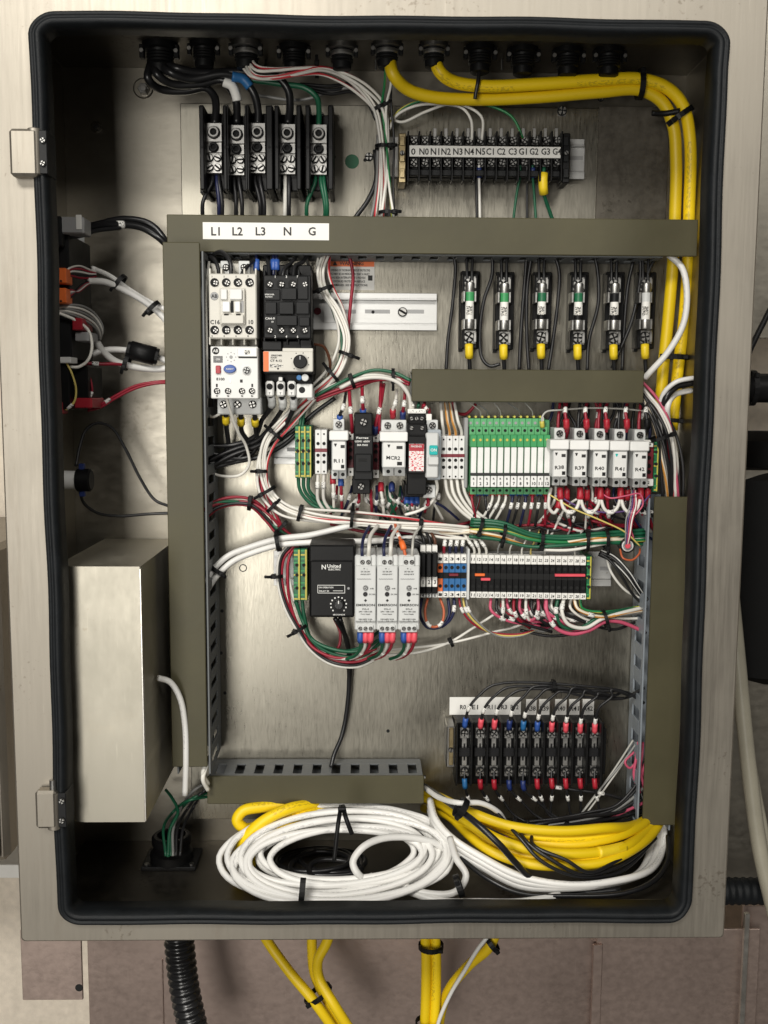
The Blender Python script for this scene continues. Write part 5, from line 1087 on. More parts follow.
for i in range(12):
    x = 472+i*6.7; c = ('red', 'red_black', 'black', 'white', 'white', 'white', 'navy', 'black', 'navy', 'red', 'black', 'red')[i]
    x1 = (478, 470, 490, 478, 484, 492, 506, 512, 520, 528, 535, 545)[i]
    wire([(x, 490, 34), (x, 500, 40), ((x*2+x1)/3, 510, 40), (x1, 526, 32)], c, 1.3, '%s wire leaving the underside of the green interface module' % c.replace('_', ' and '), 'wires under the green module %s' % c, marks=(0.42,) if i > 2 else (), ends=((0.08, 6, 'red' if c in ('white', 'red') else 'blue'),))
# ------------------------------------------------------------------ the harness between the rails
bundle([(300, 513, 34), (350, 521, 36), (400, 528, 38), (450, 535, 40), (500, 532, 38)], ['white', 'white_orange', 'white_red', 'white'], 9, 1.4, '{c} in the harness between the two rails', 'harness between rails')
bundle([(470, 528, 42), (500, 531, 44), (530, 540, 44), (560, 541, 44), (600, 538, 40), (645, 537, 30)], ['green', 'green', 'green', 'green_yellow', 'white_orange', 'green'], 16, 1.7, '{c} in the green stretch of the harness under the relays', 'green harness')
bundle([(540, 548, 42), (570, 546, 44), (600, 541, 40), (646, 536, 28)], ['white_orange', 'white'], 6, 1.5, '{c} along the lower edge of the green harness', 'harness lower edge')
for i in range(7): wire([(500+i*14, 522+random.uniform(-4, 4), 26), (525+i*14, 528+random.uniform(-5, 5), 28), (560+i*10, 524+random.uniform(-4, 6), 26), (600+i*6, 531+random.uniform(-6, 6), 22), (648, 528+random.uniform(-6, 10), 20)], ('black', 'red', 'black', 'red', 'white', 'black', 'red')[i], 1.4, '%s wire behind the green harness under the relays' % ('black', 'red', 'black', 'red', 'white', 'black', 'red')[i], 'wires behind green harness ' + ('black', 'red', 'black', 'red', 'white', 'black', 'red')[i])
for i in range(5): wire([(330+i*22, 524, 24), (360+i*20, 531+i, 24), (400+i*14, 536-i, 24), (440+i*10, 530, 22), (470+i*8, 522, 20)], ('red', 'black', 'red', 'green', 'black')[i], 1.5, '%s wire running behind the striped harness' % ('red', 'black', 'red', 'green', 'black')[i], 'wires behind striped harness ' + ('red', 'black', 'red', 'green', 'black')[i])
for px, py, hf, an in ((420, 527, 7, 8), (480, 527, 8, 15), (503, 533, 9, 10), (541, 540, 9, 5), (586, 541, 10, 0), (606, 540, 9, 0)): tie(px, py, 44, hf, an, 'black cable tie on the harness between the two rails', 'ties on the harness', random.choice((-1, 1)), random.choice((0, 6)))
# red bundle and two white cables from the tall duct
bundle([(205, 512, 40), (216, 505, 36), (235, 502, 30), (252, 505, 28), (268, 518, 28), (281, 531, 28), (300, 542, 26), (330, 545, 24)], ['red', 'red', 'green', 'black', 'red'], 9, 1.5, '{c} slanting from the tall duct toward the timer', 'red bundle from the tall duct')
bundle([(258, 470, 22), (263, 495, 26), (272, 515, 28), (282, 530, 28), (294, 542, 26)], ['red', 'red', 'white_red'], 7, 1.5, '{c} in the inner red strand beside the loop', 'inner red strand')
wire([(205, 583, 50), (213, 570, 44), (228, 556, 38), (250, 547, 34), (278, 539, 36), (310, 535, 40), (345, 527, 42), (372, 521, 40)], 'cable_white', 2.9, 'upper of two white cables leaving the tall duct', 'two white cables', name='white_cable', cat='cable', n=10)
wire([(206, 592, 50), (216, 577, 44), (232, 562, 38), (252, 553, 34), (280, 545, 36), (320, 542, 40), (370, 541, 42), (410, 538, 38), (430, 536, 30)], 'cable_white', 2.9, 'lower of two white cables leaving the tall duct', 'two white cables', name='white_cable', cat='cable', n=10)
for px, py, hf, an in ((217, 569, 8, 125), (278, 542, 8, 170)): tie(px, py, 40, hf, an, 'black cable tie binding the two white cables', 'ties on the white cables', -1 if px > 250 else 1, 5, 4)
for px, py, hf, an in ((250, 503, 6, 10), (281, 527, 7, 45), (300, 540, 5, 30)): tie(px, py, 32, hf, an, 'black cable tie on the red bundle near the tall duct', 'ties on the red bundle', 1, 0)
for i in range(4): wire([(368+i*10, 546, 34), (390+i*8, 540, 44), (412+i*4, 545, 46), (428, 549+i, 40)], 'black', 1.7, 'black wire above the power supplies', 'black wires above supplies')
# loop left of the timer
lp = [(293, 545, 30), (285, 558, 30), (284, 580, 30), (289, 605, 30), (299, 628, 30), (312, 648, 32), (332, 660, 34), (356, 661, 38), (378, 651, 42)]
bundle(lp, ['white', 'red', 'red', 'black', 'white'], 11, 1.4, '{c} in the loop left of the timer running under the supplies', 'loop left of timer')
bundle([(298, 600, 34), (303, 618, 34), (312, 640, 34), (335, 652, 36), (360, 652, 40), (376, 640, 44), (388, 630, 50)], ['green', 'green', 'green'], 8, 1.7, '{c} from ground terminals under the timer to the supplies', 'green loop under timer')
wire([(334, 618, 30), (340, 632, 30), (338, 648, 32), (325, 655, 32)], 'red', 1.5, 'red wire hanging from the underside of the timer')
tie(277, 576, 30, 4, 90, 'black cable tie pointing away at the loop left of timer', 'ties left of timer', -1, 8); tie(300, 628, 32, 7, 60, 'black cable tie low on the loop left of timer', 'ties left of timer', -1, 8)
# supplies: wires above and below
for i, x in enumerate((365.5, 387.3, 409)):
    a, b = ('navy', 'white') if i < 2 else ('orange', 'clear')
    wire([(x-3, 560, 82), (x-3.5, 550, 84), (x-2, 538, 70), (x+4, 526, 50)] if i < 2 else [(x-3, 558, 82), (x-6, 546, 80), (x-11, 534, 64), (x-14, 524, 46)], a, 1.5, '%s wire entering the top of the power supply %s' % (a, ('by the timer', 'in the middle', 'by the fuse terminals')[i]), marks=(0.55,) if i == 2 else (), ends=((0.25, 9, 'orange'),) if i == 2 else ())
    wire([(x+3, 560, 82), (x+3.5, 548, 86), (x+5, 536, 70), (x+12, 526, 50)], b, 1.9 if i < 2 else 1.2, '%s wire entering the top of the power supply %s' % (b, ('by the timer', 'in the middle', 'by the fuse terminals')[i]))
    for dx, c, cr in ((-5.2, 'green', 'blue'), (0, 'white', 'pink_red'), (5.2, 'red', 'pink_red')):
        x1, y1 = x-12+dx*0.6, 658
        wire([(x+dx, 629, 80), (x+dx, 638, 82), (x+dx*0.8-1, 648, 74), (x1+4, 656, 58), (x1-4, 659, 48)], c, 1.6, '%s wire with crimp under the power supply %s' % (c, ('by the timer', 'in the middle', 'by the fuse terminals')[i]), marks=(0.62,) if c == 'white' else (), ends=((0.13, 10, cr),))
for i in range(2): wire([(335+i*4, 618, 40), (347, 640, 26), (349, 665, 18), (348, 700, 14), (342, 735, 14), (334, 755, 20), (331, 767, 26)] if i == 0 else [(340, 618, 36), (346, 640, 22), (350, 660, 16), (349, 690, 12)], 'cable_black', 2.2, ('black wire dropping from the timer down into the lower duct', 'short black wire beside the one dropping from the timer')[i])
wire([(360, 655, 30), (385, 655, 26), (420, 652, 22), (450, 642, 20), (470, 630, 22), (500, 610, 26), (510, 600, 30)], 'white', 1.3, 'white wire rising from the supplies to the black terminals, upper')
wire([(375, 650, 26), (410, 648, 22), (450, 643, 20), (490, 633, 22), (525, 622, 26), (535, 602, 30)], 'white', 1.3, 'white wire rising from the supplies to the black terminals, lower')
tie(451, 642, 22, 3.5, 155, 'small black cable tie joining two white wires on the panel', 'ties on lone wires', -1, 0)
# loops under black / orange / blue terminals
wire([(428, 598, 38), (425, 612, 44), (428, 624, 48), (434, 627, 48), (441, 624, 48), (444, 612, 44), (440, 598, 38)], 'orange', 1.3, 'orange loop under the black fuse terminals', marks=(0.4, 0.6))
wire([(422, 598, 36), (420, 614, 38), (427, 627, 38), (440, 627, 38), (449, 615, 38), (448, 598, 36)], 'navy', 1.5, 'dark loop behind the orange loop under the terminals')
wire([(454, 598, 38), (454, 610, 42), (450, 620, 40), (442, 627, 36)], 'navy', 1.5, 'navy wire with markers under the blue terminals', marks=(0.3,))
for i, (x, c) in enumerate(((459, 'red'), (463, 'yellow_thin'), (466, 'grey'))): wire([(x, 598, 38), (x+2, 608, 42), (x+12, 622, 40), (490+i*4, 632+i*2, 34), (520, 634+i, 30), (540, 628, 28)], c, 1.0, 'thin %s wire with marker trailing under the black terminals' % c.replace('_thin', ''), marks=(0.12,))
for i, (x, c, x1, y1) in enumerate(((491, 'pink', 540, 626), (497, 'black', 552, 632), (503, 'white', 500, 616), (514, 'red', 530, 628), (520, 'pink', 548, 622), (526, 'white', 536, 618), (532, 'black', 560, 630), (538, 'pink', 520, 612), (546, 'pink', 590, 632))):
    wire([(x, 598, 38), (x, 610, 44), (x+(x1-x)*.3, 620, 42), (x1, y1, 34)], c, 1.5, '%s wire with marker under the black terminal row' % c, 'marked wires under black row %s' % c, marks=(0.4,))
wire([(546, 598, 40), (547, 612, 44), (556, 628, 44), (572, 634, 42), (590, 630, 38), (605, 622, 34), (620, 622, 30), (645, 632, 24)], 'pink', 1.9, 'thick pink wire sweeping under the black row to the right duct', marks=(0.2,))
wire([(558, 598, 40), (556, 612, 44), (562, 626, 42), (580, 628, 40), (600, 616, 36), (625, 610, 30), (646, 608, 24)], 'green', 1.8, 'green wire sweeping under the black row to the right duct', marks=(0.1,))
wire([(564, 598, 40), (562, 612, 46), (568, 624, 46), (585, 628, 42), (602, 619, 38), (625, 612, 32), (646, 607, 24)], 'white', 1.9, 'white wire sweeping under the black row to the right duct', marks=(0.08,))
wire([(574, 598, 40), (577, 608, 44), (588, 614, 42), (605, 617, 38), (625, 613, 32), (646, 610, 22)], 'white_orange', 1.7, 'cream wire with marker at the end of the black row', marks=(0.3,))
wire([(580, 598, 36), (582, 608, 36), (600, 612, 34), (645, 606, 22)], 'green_yellow', 1.4, 'green and yellow wire at the end of the black row')
wire([(530, 618, 22), (560, 614, 24), (600, 616, 26), (645, 612, 20)], 'grey', 1.8, 'grey wire behind the sweeping wires under the black row')
wire([(520, 630, 26), (550, 636, 28), (580, 632, 28), (604, 622, 30), (625, 624, 26), (646, 633, 22)], 'black', 1.5, 'black wire beneath the pink sweep under the black row')
for px, py in ((605, 619),): tie(px, py, 38, 8, 165, 'black cable tie on the wires sweeping to the right duct', 'ties on lone wires', 1, 4)
# thin wires above black row
for i, (x, x0, c) in enumerate(((474, 462, 'white'), (479, 470, 'white'), (486, 474, 'white'), (498, 505, 'grey'), (510, 518, 'clear'), (522, 530, 'white'), (531, 540, 'yellow_thin'), (545, 548, 'clear'), (560, 570, 'grey'), (575, 582, 'clear'))):
    wire([(x, 557, 36), (x, 549, 42), ((x+x0)/2, 540, 42), (x0, 530, 36)], c, 0.9 if i > 2 else 1.3, 'thin %s wire entering the black row from the harness' % c.replace('_thin', ''), 'thin wires above black row %s' % c, marks=(0.5,) if i < 3 else ())
for i, x in enumerate((444, 450, 456, 462)): wire([(x, 556, 36), (x, 548, 42), (x+1, 540, 40), (x-2, 532, 34)], ('red', 'navy', 'navy', 'navy')[i], 1.5, '%s wire entering the blue terminals from above' % ('red', 'navy', 'navy', 'navy')[i], 'wires above blue terminals %d' % (i > 0), marks=(0.55,))
for i, (x, c) in enumerate(((424, 'black'), (430, 'black'), (435, 'brown'))): wire([(x, 548, 44), (x, 541, 48), (x-3, 534, 44), (x-8, 528, 36)], c, 1.5, '%s wire entering the fuse terminals from above' % c, 'wires above fuse terminals %s' % c)
# black wires at the right end of the lower rail
bundle([(600, 552, 26), (612, 560, 30), (625, 575, 32), (636, 590, 30), (646, 601, 22)], ['black_white', 'black', 'black_white', 'black'], 9, 1.4, '{c} from the harness bending into the right duct', 'black wires into right duct')
wire([(606, 556, 24), (611, 572, 28), (625, 590, 28), (640, 598, 24)], 'white', 1.3, 'white wire looping past the rail end into the right duct')
# ------------------------------------------------------------------ fuse holder wires
for i, (x, ya, yb) in enumerate(FH):
    for dx in (-2, 3): wire([(x+dx*1.0, ya+6, 26), (x+dx, ya-6, 26), (x+dx*1.3, 252, 24)], 'black', 1.5, 'black wire entering a fuse holder from the top duct', 'wires above the fuses')
    wire([(x, yb-22, 26), (x, yb-14, 28), (x+0.5, yb, 24), (x+1, 372, 22)], 'black', 2.0, 'black wire with yellow crimp below a fuse holder', 'wires below the fuses', ends=((0.33, 13, 'yellow', 4.0),))
for i, pts in enumerate(([(451, 252, 20), (455, 262, 18), (453, 300, 14), (448, 340, 14), (446, 372, 16)], [(492, 252, 20), (492, 275, 18), (484, 300, 16), (480, 330, 16), (482, 358, 18), (490, 366, 22), (500, 364, 24)], [(527, 252, 16), (524, 290, 12), (521, 330, 12), (519, 372, 14)], [(532, 252, 18), (527, 290, 14), (527, 340, 14), (529, 372, 16)],
        [(553, 252, 20), (559, 270, 20), (558, 300, 18), (553, 340, 16), (548, 372, 18)], [(594, 252, 20), (598, 275, 20), (598, 305, 18), (589, 340, 16), (587, 372, 18)], [(640, 252, 22), (640, 280, 22), (632, 320, 20), (620, 350, 18), (612, 368, 20)], [(633, 262, 20), (628, 285, 16), (624, 330, 12), (622, 372, 14)], [(659, 256, 24), (652, 264, 26), (648, 274, 26)])):
    wire(pts, 'black', 1.7, 'black wire passing between the fuse holders from duct to duct', 'wires between the fuses')
wire([(668, 254, 36), (682, 268, 40), (687, 295, 42), (683, 325, 40), (668, 352, 36), (652, 370, 30), (645, 378, 24)], 'cable_white', 3.0, 'white cable bowing over the yellow cables into the fuse duct', name='white_cable', cat='cable', n=10)
# cables through the right wall
RWX = HW-.004
def rw(py, y): 
    p = P(700, py, 0); return (RWX, y, p[2])
for i, (py, c, r, lb) in enumerate(((379, 'cable_white', 2.3, 'white cable coming through the right wall, upper'), (384, 'cable_black', 3.2, 'black cable coming through the right wall'), (391, 'cable_white', 2.8, 'white cable coming through the right wall, lower'))):
    ps = [np.array(rw(py, 0.125+0.01*i)), P(690, py-0.5, 50-8*i), P(676, py+3, 50-8*i), P(664+i*2, py+14, 44), P(660+i*4, py+32, 34), P(663+i*4, py+60, 26), P(668+i*3, py+100, 20), P(668+i*2, 510, 16)]
    wire(ps, c, r, lb, 'cables through the right wall', name='wall_cable', cat='cable', n=10, world=True)
# vertical bundle at the right of the relay row into the right duct
bundle([(636, 385, 26), (646, 398, 34), (655, 412, 40), (663, 430, 42), (668, 455, 40), (671, 480, 34), (672, 510, 24)], ['pink', 'white', 'white_red', 'black', 'black', 'black', 'white_orange', 'black'], 17, 1.5, '{c} in the upright bundle entering the right duct', 'upright bundle right')
bundle([(650, 400, 30), (668, 425, 30), (676, 460, 28), (676, 505, 22)], ['black', 'black', 'white_black', 'red'], 12, 1.6, '{c} behind the upright bundle entering the right duct', 'upright bundle right rear')
tie(661, 437, 42, 12, 70, 'black cable tie round the upright bundle beside the relays', 'ties on upright bundle', 1, 0)
# ------------------------------------------------------------------ ten pole strip wires
cr_t = ['blue', 'pink_red', 'pink_red', 'navy', 'term_blue', 'blue', 'pink_red', 'pink_red', 'pink_red', 'pink_red']; cr_b = ['term_blue', 'red', 'red', 'navy', 'navy', 'red', 'red', 'red', 'red', 'red']
for i, x in enumerate(PX10):
    ex, ey = (644, 690 if i % 2 else 705); ym = 688-(9-i)*0.6+ (i % 3)*2
    wire([(x, 733, 30), (x+1, 720, 34), (x+5, 707, 38), (x+14+i*0.4, 696, 40), (x+30-i*1.5, ym+2, 40), (max(x+34, 590), ym+4+(i % 2)*4, 34), (625, 692+(i % 2)*6, 28), (ex, ey-2, 22)], 'black', 1.45, 'black wire arching from the ten pole strip top to the right duct', 'wires above the ten pole strip', marks=(0.13,), ends=((0.055, 10, cr_t[i]),))
    x1 = x+(6, 14, 16, 22, 26, 8, -4, 2, -2, 3)[i]
    wire([(x, 770, 30), (x, 779, 34), (x+1, 789, 34), ((x+x1)/2+2, 802, 30), (x1+4, 815, 30), (x1+25, 826, 34)], 'black', 1.3, 'black wire dropping from the underside of the ten pole strip', 'wires below the ten pole strip', marks=(0.42,), ends=((0.18, 10, cr_b[i]),))
tie(553, 686, 42, 5, 0, 'small black cable tie on the wires above the ten pole strip', 'ties on lone wires', 1, 0)
wire([(548, 786, 26), (575, 790, 28), (600, 793, 28), (625, 800, 26), (646, 812, 22)], 'black', 1.5, 'black wire crossing under the ten pole strip to the right duct', marks=(0.1, 0.5))
# right bottom wires
bundle([(636, 742, 26), (622, 764, 26), (605, 786, 28), (588, 806, 30), (575, 822, 34)], ['clear', 'grey', 'clear'], 6, 1.0, '{c} slanting down from the right duct end', 'pale wires slanting from right duct')
bundle([(642, 742, 26), (641, 760, 30), (639, 775, 30), (643, 792, 26)], ['pink', 'pink', 'pink', 'pink'], 9, 1.5, '{c} curling out of the right duct side', 'pink wires right duct')
wire([(640, 756, 26), (630, 768, 30), (625, 762, 30), (634, 752, 26)], 'pink', 1.2, 'thin pink wire loop next to the right duct')
for i in range(6): wire([(645, 770+i*8, 24), (632-i, 790+i*5, 32), (615-i*4, 806+i*4, 36), (590-i*8, 812+i*5, 38), (560-i*10, 818+i*4, 40), (525-i*6, 822+i*4, 42)], ('black', 'black', 'grey', 'black', 'pink', 'black')[i], 1.6, '%s wire bunched at the foot of the right duct' % ('black', 'black', 'grey', 'black', 'pink', 'black')[i], 'wires at the foot of right duct %s' % ('black', 'black', 'grey', 'black', 'pink', 'black')[i])
wire([(640, 790, 26), (646, 812, 34), (636, 826, 40), (618, 832, 42), (600, 828, 44)], 'black', 1.8, 'black wire hooking round below the right duct end')
wire([(652, 826, 30), (634, 830, 44), (610, 838, 50), (585, 842, 52)], 'green', 1.5, 'green wire joining the yellow cables under the right duct')
# ------------------------------------------------------------------ thick cables on the cabinet floor
def YH(y): return (YP-y)*1000
yc = [([(424, 790, 8), (445, 800, 40), (470, 812, 80), (510, 826, 95), (560, 831, 98), (605, 828, 88), (632, 826, 60), (655, 815, 22)], 'upper yellow cable bending under the ten pole strip'),
      ([(420, 796, 4), (440, 804, 36), (468, 822, 84), (500, 840, 100), (545, 852, 106), (590, 853, 100), (626, 846, 84), (645, 832, 56), (660, 815, 22)], 'yellow cable with pale tape end under the ten pole strip'),
      ([(430, 800, 0), (452, 818, 50), (485, 848, 92), (520, 862, 104), (560, 866, 108), (605, 862, 100), (638, 846, 76), (655, 830, 48), (664, 812, 20)], 'lowest yellow cable sweeping to the right duct'),
      ([(424, 808, 0), (450, 812, 40), (480, 818, 70), (530, 840, 90), (570, 845, 94), (612, 838, 82), (640, 826, 56), (656, 812, 22)], 'middle yellow cable among the floor cables')]
for pts, lb in yc: wire(pts, 'cable_yellow', 4.7, lb, 'yellow cables on the floor', name='yellow_cable', cat='cable', n=14)
for i, (dy, lb) in enumerate(((0, 'first'), (5, 'second'), (10, 'third'))):
    wire([(664-i*6, 822, 20), (663-i*6, 846, 40), (650-i*6, 870+dy*.4, 86), (615-i*4, 885+dy*.3-4, 112), (570, 888+dy*.3-3, 120), (520, 876+dy, 112), (480, 856+dy, 100), (452, 838+dy, 88), (436, 820+dy, 70), (430, 800+dy, 40)], 'cable_white', 3.4, '%s white cable sweeping from the right duct across the floor' % lb, 'white cables across the floor', name='white_cable', cat='cable', n=10)
wire([(450, 838, 90), (456, 858, 110), (466, 876, 122), (455, 892, HF+3), (425, 893, HF), (390, 880, HF-12)], 'cable_white', 3.2, 'white cable leaving the coil under the floor cables', name='white_cable', cat='cable', n=10)
wire([(560, 895, 128), (520, 902, 134), (480, 902, HF+4), (440, 901, HF+6), (405, 890, HF-6), (370, 876, HF-22)], 'cable_white', 3.4, 'white cable lying along the seal right of the coil', name='white_cable', cat='cable', n=10)
wire([(668, 836, 60), (668, 858, 84), (655, 880, 112), (625, 893, 126), (570, 896, 130), (520, 893, 128), (490, 880, 118), (460, 858, 96)], 'cable_black', 2.4, 'black cable outlining the white floor cables', name='black_cable', cat='cable', n=8)
wire([(424, 786, 20), (445, 800, 70), (475, 822, 116), (500, 845, 128), (515, 862, 122), (535, 880, 112), (580, 892, 116), (620, 890, 112)], 'cable_black', 3.0, 'black cable crossing over the yellow cables beside the coil', name='black_cable', cat='cable', n=8)
wire([(425, 788, 30), (440, 798, 66), (460, 803, 96), (480, 803, 90), (498, 812, 80), (506, 824, 70)], 'cable_white', 2.6, 'short white cable tied above the yellow cables', name='white_cable', cat='cable', n=10)
for i, q in enumerate((0, 5, 10, 15)): wire([(508+q*4, 822, 60), (520+q*2, 828+q*.6, 80), (540, 824+q, 86), (570+q, 818+q*1.2, 70), (610, 814+q, 40), (645, 806+q, 24)], 'black', 1.8, 'black wire lying over the floor cables by the ten pole strip', 'black wires over floor cables')
tie(461, 808, 104, 9, 35, 'black cable tie on the yellow and white cables beside the coil', 'ties on floor cables', -1, 0, 6)
o, pth = tubeobj('tape_wrap', None, [(598, 852.5, 99), (612, 850, 92), (624, 847, 85)], 0.0053, 'yellow', 14); tag(o, 'yellow tape end wrapped on a floor cable near the right duct', 'tape')
# yellow cable loop behind the coil
wire([(330, 790, 16), (300, 803, 40), (262, 807, 52), (243, 811, 56), (237, 820, 58), (244, 828, 56), (258, 826, 40), (290, 815, 26), (330, 800, 10)], 'cable_yellow', 5.4, 'yellow cable loop with a tight bend behind the coil', name='yellow_cable', cat='cable', n=14)
wire([(340, 785, 14), (318, 802, 40), (288, 809, 62), (262, 822, 68), (246, 838, 68), (238, 858, 62), (238, 876, 56), (244, 905, 40)], 'cable_yellow', 5.4, 'yellow cable running down behind the white coil', name='yellow_cable', cat='cable', n=14)
wire([(350, 788, 14), (330, 806, 34), (298, 816, 56), (272, 832, 62), (257, 848, 62), (250, 866, 58), (256, 890, 44)], 'cable_yellow', 5.4, 'second yellow cable under the edge of the white coil', name='yellow_cable', cat='cable', n=14)
# the white coil: one continuous cable wound round and round, resting on the floor
pts = []
turns = 14; N_ = 18
for k_ in range(turns*N_+1):
    a = 2*math.pi*k_/N_-0.6; tn = k_/N_; lane = (tn*0.618*1.0) % 1.0
    lane = abs(((tn*0.382) % 1.0)*2-1); lay = (0.5+0.5*math.sin(tn*2.05))*1.0
    rx = 76+40*lane+4*math.sin(tn*3.3+1); ry = 27+20*lane+2.5*math.sin(tn*2.6); cx = 341+5*math.sin(tn*1.3)-(6 if lane > .9 else 0); cy_ = 855+2.5*math.cos(tn*1.9)
    x = cx+rx*math.cos(a); y = min(cy_+ry*math.sin(a)-0.05*(x-341), 903)
    pts.append((x, y, 40+(y-806)/96*(HF-38)+lay*13))
wire(pts, 'cable_white', 3.1, 'coil of white printed cable tied together on the cabinet floor', name='cable_coil', cat='cable', n=10, seg=3)
wire([(446, 850, 84), (432, 842, 84), (405, 837, 86), (380, 839, 94), (362, 848, 104), (353, 862, 108), (358, 874, 112), (376, 883, HF-18), (405, 884, HF-16), (430, 872, HF-26)], 'cable_white', 3.4, 'inner end of the white cable hooking inside the coil', name='white_cable', cat='cable', n=10)
pts = []
for k_ in range(5*14+1):
    a = 2*math.pi*k_/14; tn = k_/14; x = 325+8*math.sin(tn*2.2)+(33+9*math.sin(tn*3.1))*math.cos(a); y = 864+5*math.cos(tn*1.7)+(12+4*math.sin(tn*2.7))*math.sin(a)
    pf = PZ(x, min(y, 884), 0.008); pts.append((x, y, (YP-pf[1])*1000-6+4*math.sin(tn*4)))
wire(pts, 'cable_black', 2.6, 'black cable wound up inside the white coil', name='black_cable', cat='cable', n=8, seg=3)
tie(302, 893, 142, 14, 5, 'black cable tie round the front of the white coil', 'ties on the coil', -1, 0, 5, 6); tie(459, 886, 138, 10, 160, 'black cable tie round the coil end near the floor cables', 'ties on the coil', -1, 0, 5, 8)
t = thing('cable_tie', 'long black cable tie crossed over the back of the coil', 'cable tie', 342, 835, 100, 'ties on the coil')
for nm, q in (('strap', [(341, 806, 96), (338, 825, 112), (334, 862, 122)]), ('strap', [(343, 806, 96), (346, 818, 112), (352, 834, 114)]), ('head', [(338, 809, 106), (346, 809, 106)])): tubeobj(nm, t, q, 0.0022, 'black', 6)
# ------------------------------------------------------------------ left compartment
wire([(62, 232, 88), (80, 229, 70), (110, 225, 40), (140, 227, 24), (158, 237, 20), (171, 250, 26)], 'cable_black', 3.4, 'black cable with white marker from the connector to the tall duct', name='black_cable', cat='cable', n=10, marks=(0.55,))
wire([(62, 226, 88), (90, 226, 50), (125, 219, 24), (150, 224, 16), (165, 240, 18), (171, 252, 22)], 'cable_black', 3.2, 'thicker black cable arching behind the marked one', name='black_cable', cat='cable', n=10)
wire([(64, 238, 86), (80, 236, 74), (95, 231, 60), (120, 228, 36)], 'black', 2.0, 'short black wire under the grey connector')
wire([(92, 268, 60), (110, 276, 40), (130, 290, 28), (150, 302, 22), (172, 312, 24)], 'cable_white', 2.2, 'thin white cable slanting from the orange plugs, upper', name='white_cable', cat='cable', n=10)
wire([(88, 281, 66), (105, 282, 50), (122, 289, 36), (145, 302, 26), (160, 314, 22), (172, 328, 26)], 'cable_white', 3.0, 'white cable slanting from the orange plugs, lower', name='white_cable', cat='cable', n=10)
wire([(96, 340, 50), (102, 350, 46), (115, 361, 38), (135, 367, 30), (155, 369, 24), (172, 368, 24)], 'cable_white', 3.2, 'white cable under the black ferrite', name='white_cable', cat='cable', n=10)
wire([(92, 354, 50), (105, 350, 44), (125, 350, 36), (145, 354, 30), (160, 358, 26), (172, 364, 24)], 'cable_white', 2.8, 'white cable passing through the black ferrite', name='white_cable', cat='cable', n=10)
fe = thing('ferrite_clamp', 'black ferrite clamp on the white cable beside the tall duct', 'ferrite', 142, 353, 34)
a_, b_ = P(127, 349, 34), P(158, 357, 30); dv = b_-a_; L_ = np.linalg.norm(dv)
for i, (s0, s1, rr) in enumerate(((0, .12, .0078), (.1, .9, .0088), (.88, 1, .0078))):
    V, Fs, uv = tube(np.array([a_+dv*t for t in np.linspace(s0, s1, 3)]), rr, 12); c = a_+dv*(s0+s1)/2; link('half_shell' if i == 1 else 'end_collar', mesh('shell', V-c, Fs, i == 1), c, fe, 'black')
for px, py, an in ((120, 282, 40), (153, 308, 45), (127, 362, 20)): tie(px, py, 36 if px < 140 else 26, 7, an, 'black cable tie on the white cables near the side wall modules', 'ties in the left bay', -1, 6, 4)
wire([(84, 363, 50), (100, 364, 46), (115, 364, 40), (128, 365, 34)], 'red', 1.6, 'red wire under the ferrite with a pale marker', marks=(0.25,))
for q in (0, 2.5): wire([(88, 408+q, 60), (100, 405+q, 50), (115, 396+q, 38), (135, 386+q, 28), (155, 382+q*.6, 24), (172, 381+q*.6, 26)], 'red', 1.3, 'red wire from the black relay base to the tall duct', 'red wires in left bay', marks=(0.25,) if q == 0 else ())
for i in range(5):
    wire([(62, 274+i*1.5, 98), (70, 268+i*2, 90), (80, 266+i*3, 76), (90, 270+i*2, 64), (96, 272+i, 56)], ('white', 'red', 'white', 'black', 'red')[i], 0.9, 'thin %s wire from the upper orange plug into the white cable' % ('white', 'red', 'white', 'black', 'red')[i], 'thin wires upper plug ' + ('white', 'red', 'white', 'black', 'red')[i])
    wire([(62, 296+i*1.5, 98), (70, 290+i*2, 90), (78, 292-i, 80), (86, 286-i, 70), (92, 282, 62)], ('red', 'white', 'grey', 'red', 'black')[i], 0.9, 'thin %s wire from the lower orange plug into the white cable' % ('red', 'white', 'grey', 'red', 'black')[i], 'thin wires lower plug ' + ('red', 'white', 'grey', 'red', 'black')[i])
    wire([(54, 308+i*1.0, 96), (66, 305+i*2, 92), (82, 306+i*3.2, 84), (95, 314+i*3.4, 70), (103-i, 328+i*2, 58), (100, 340, 50)], ('grey', 'white', 'grey', 'white', 'grey')[i], 1.1, 'thin %s wire fanning from the module to the ferrite cable' % ('grey', 'white', 'grey', 'white', 'grey')[i], 'thin wires fan ' + ('grey', 'white')[i % 2])
wire([(56, 312, 98), (75, 320, 94), (88, 330, 88), (92, 346, 84), (88, 360, 84), (78, 367, 86), (66, 366, 92)], 'white', 1.4, 'white wire looping out over the dark module')
wire([(66, 362, 96), (72, 374, 96), (76, 390, 94), (74, 402, 94), (66, 410, 94)], 'yellow_thin', 1.0, 'thin pale yellow wire hanging over the relay base', marks=(0.9,))
wire([(84, 362, 70), (90, 378, 70), (92, 392, 70), (86, 402, 72)], 'red', 1.0, 'thin red wire behind the relay base', marks=(0.8,))
wire([(76, 466, 70), (80, 446, 60), (86, 430, 50), (98, 423, 40), (112, 428, 32), (126, 450, 26), (140, 478, 22), (155, 500, 20), (172, 507, 24)], 'black', 1.5, 'thin black wire arching from the round pilot device to the duct')
wire([(80, 492, 64), (84, 503, 56), (98, 513, 44), (120, 516, 32), (148, 514, 24), (172, 513, 24)], 'black', 1.5, 'thin black wire sagging from the round pilot device to the duct')
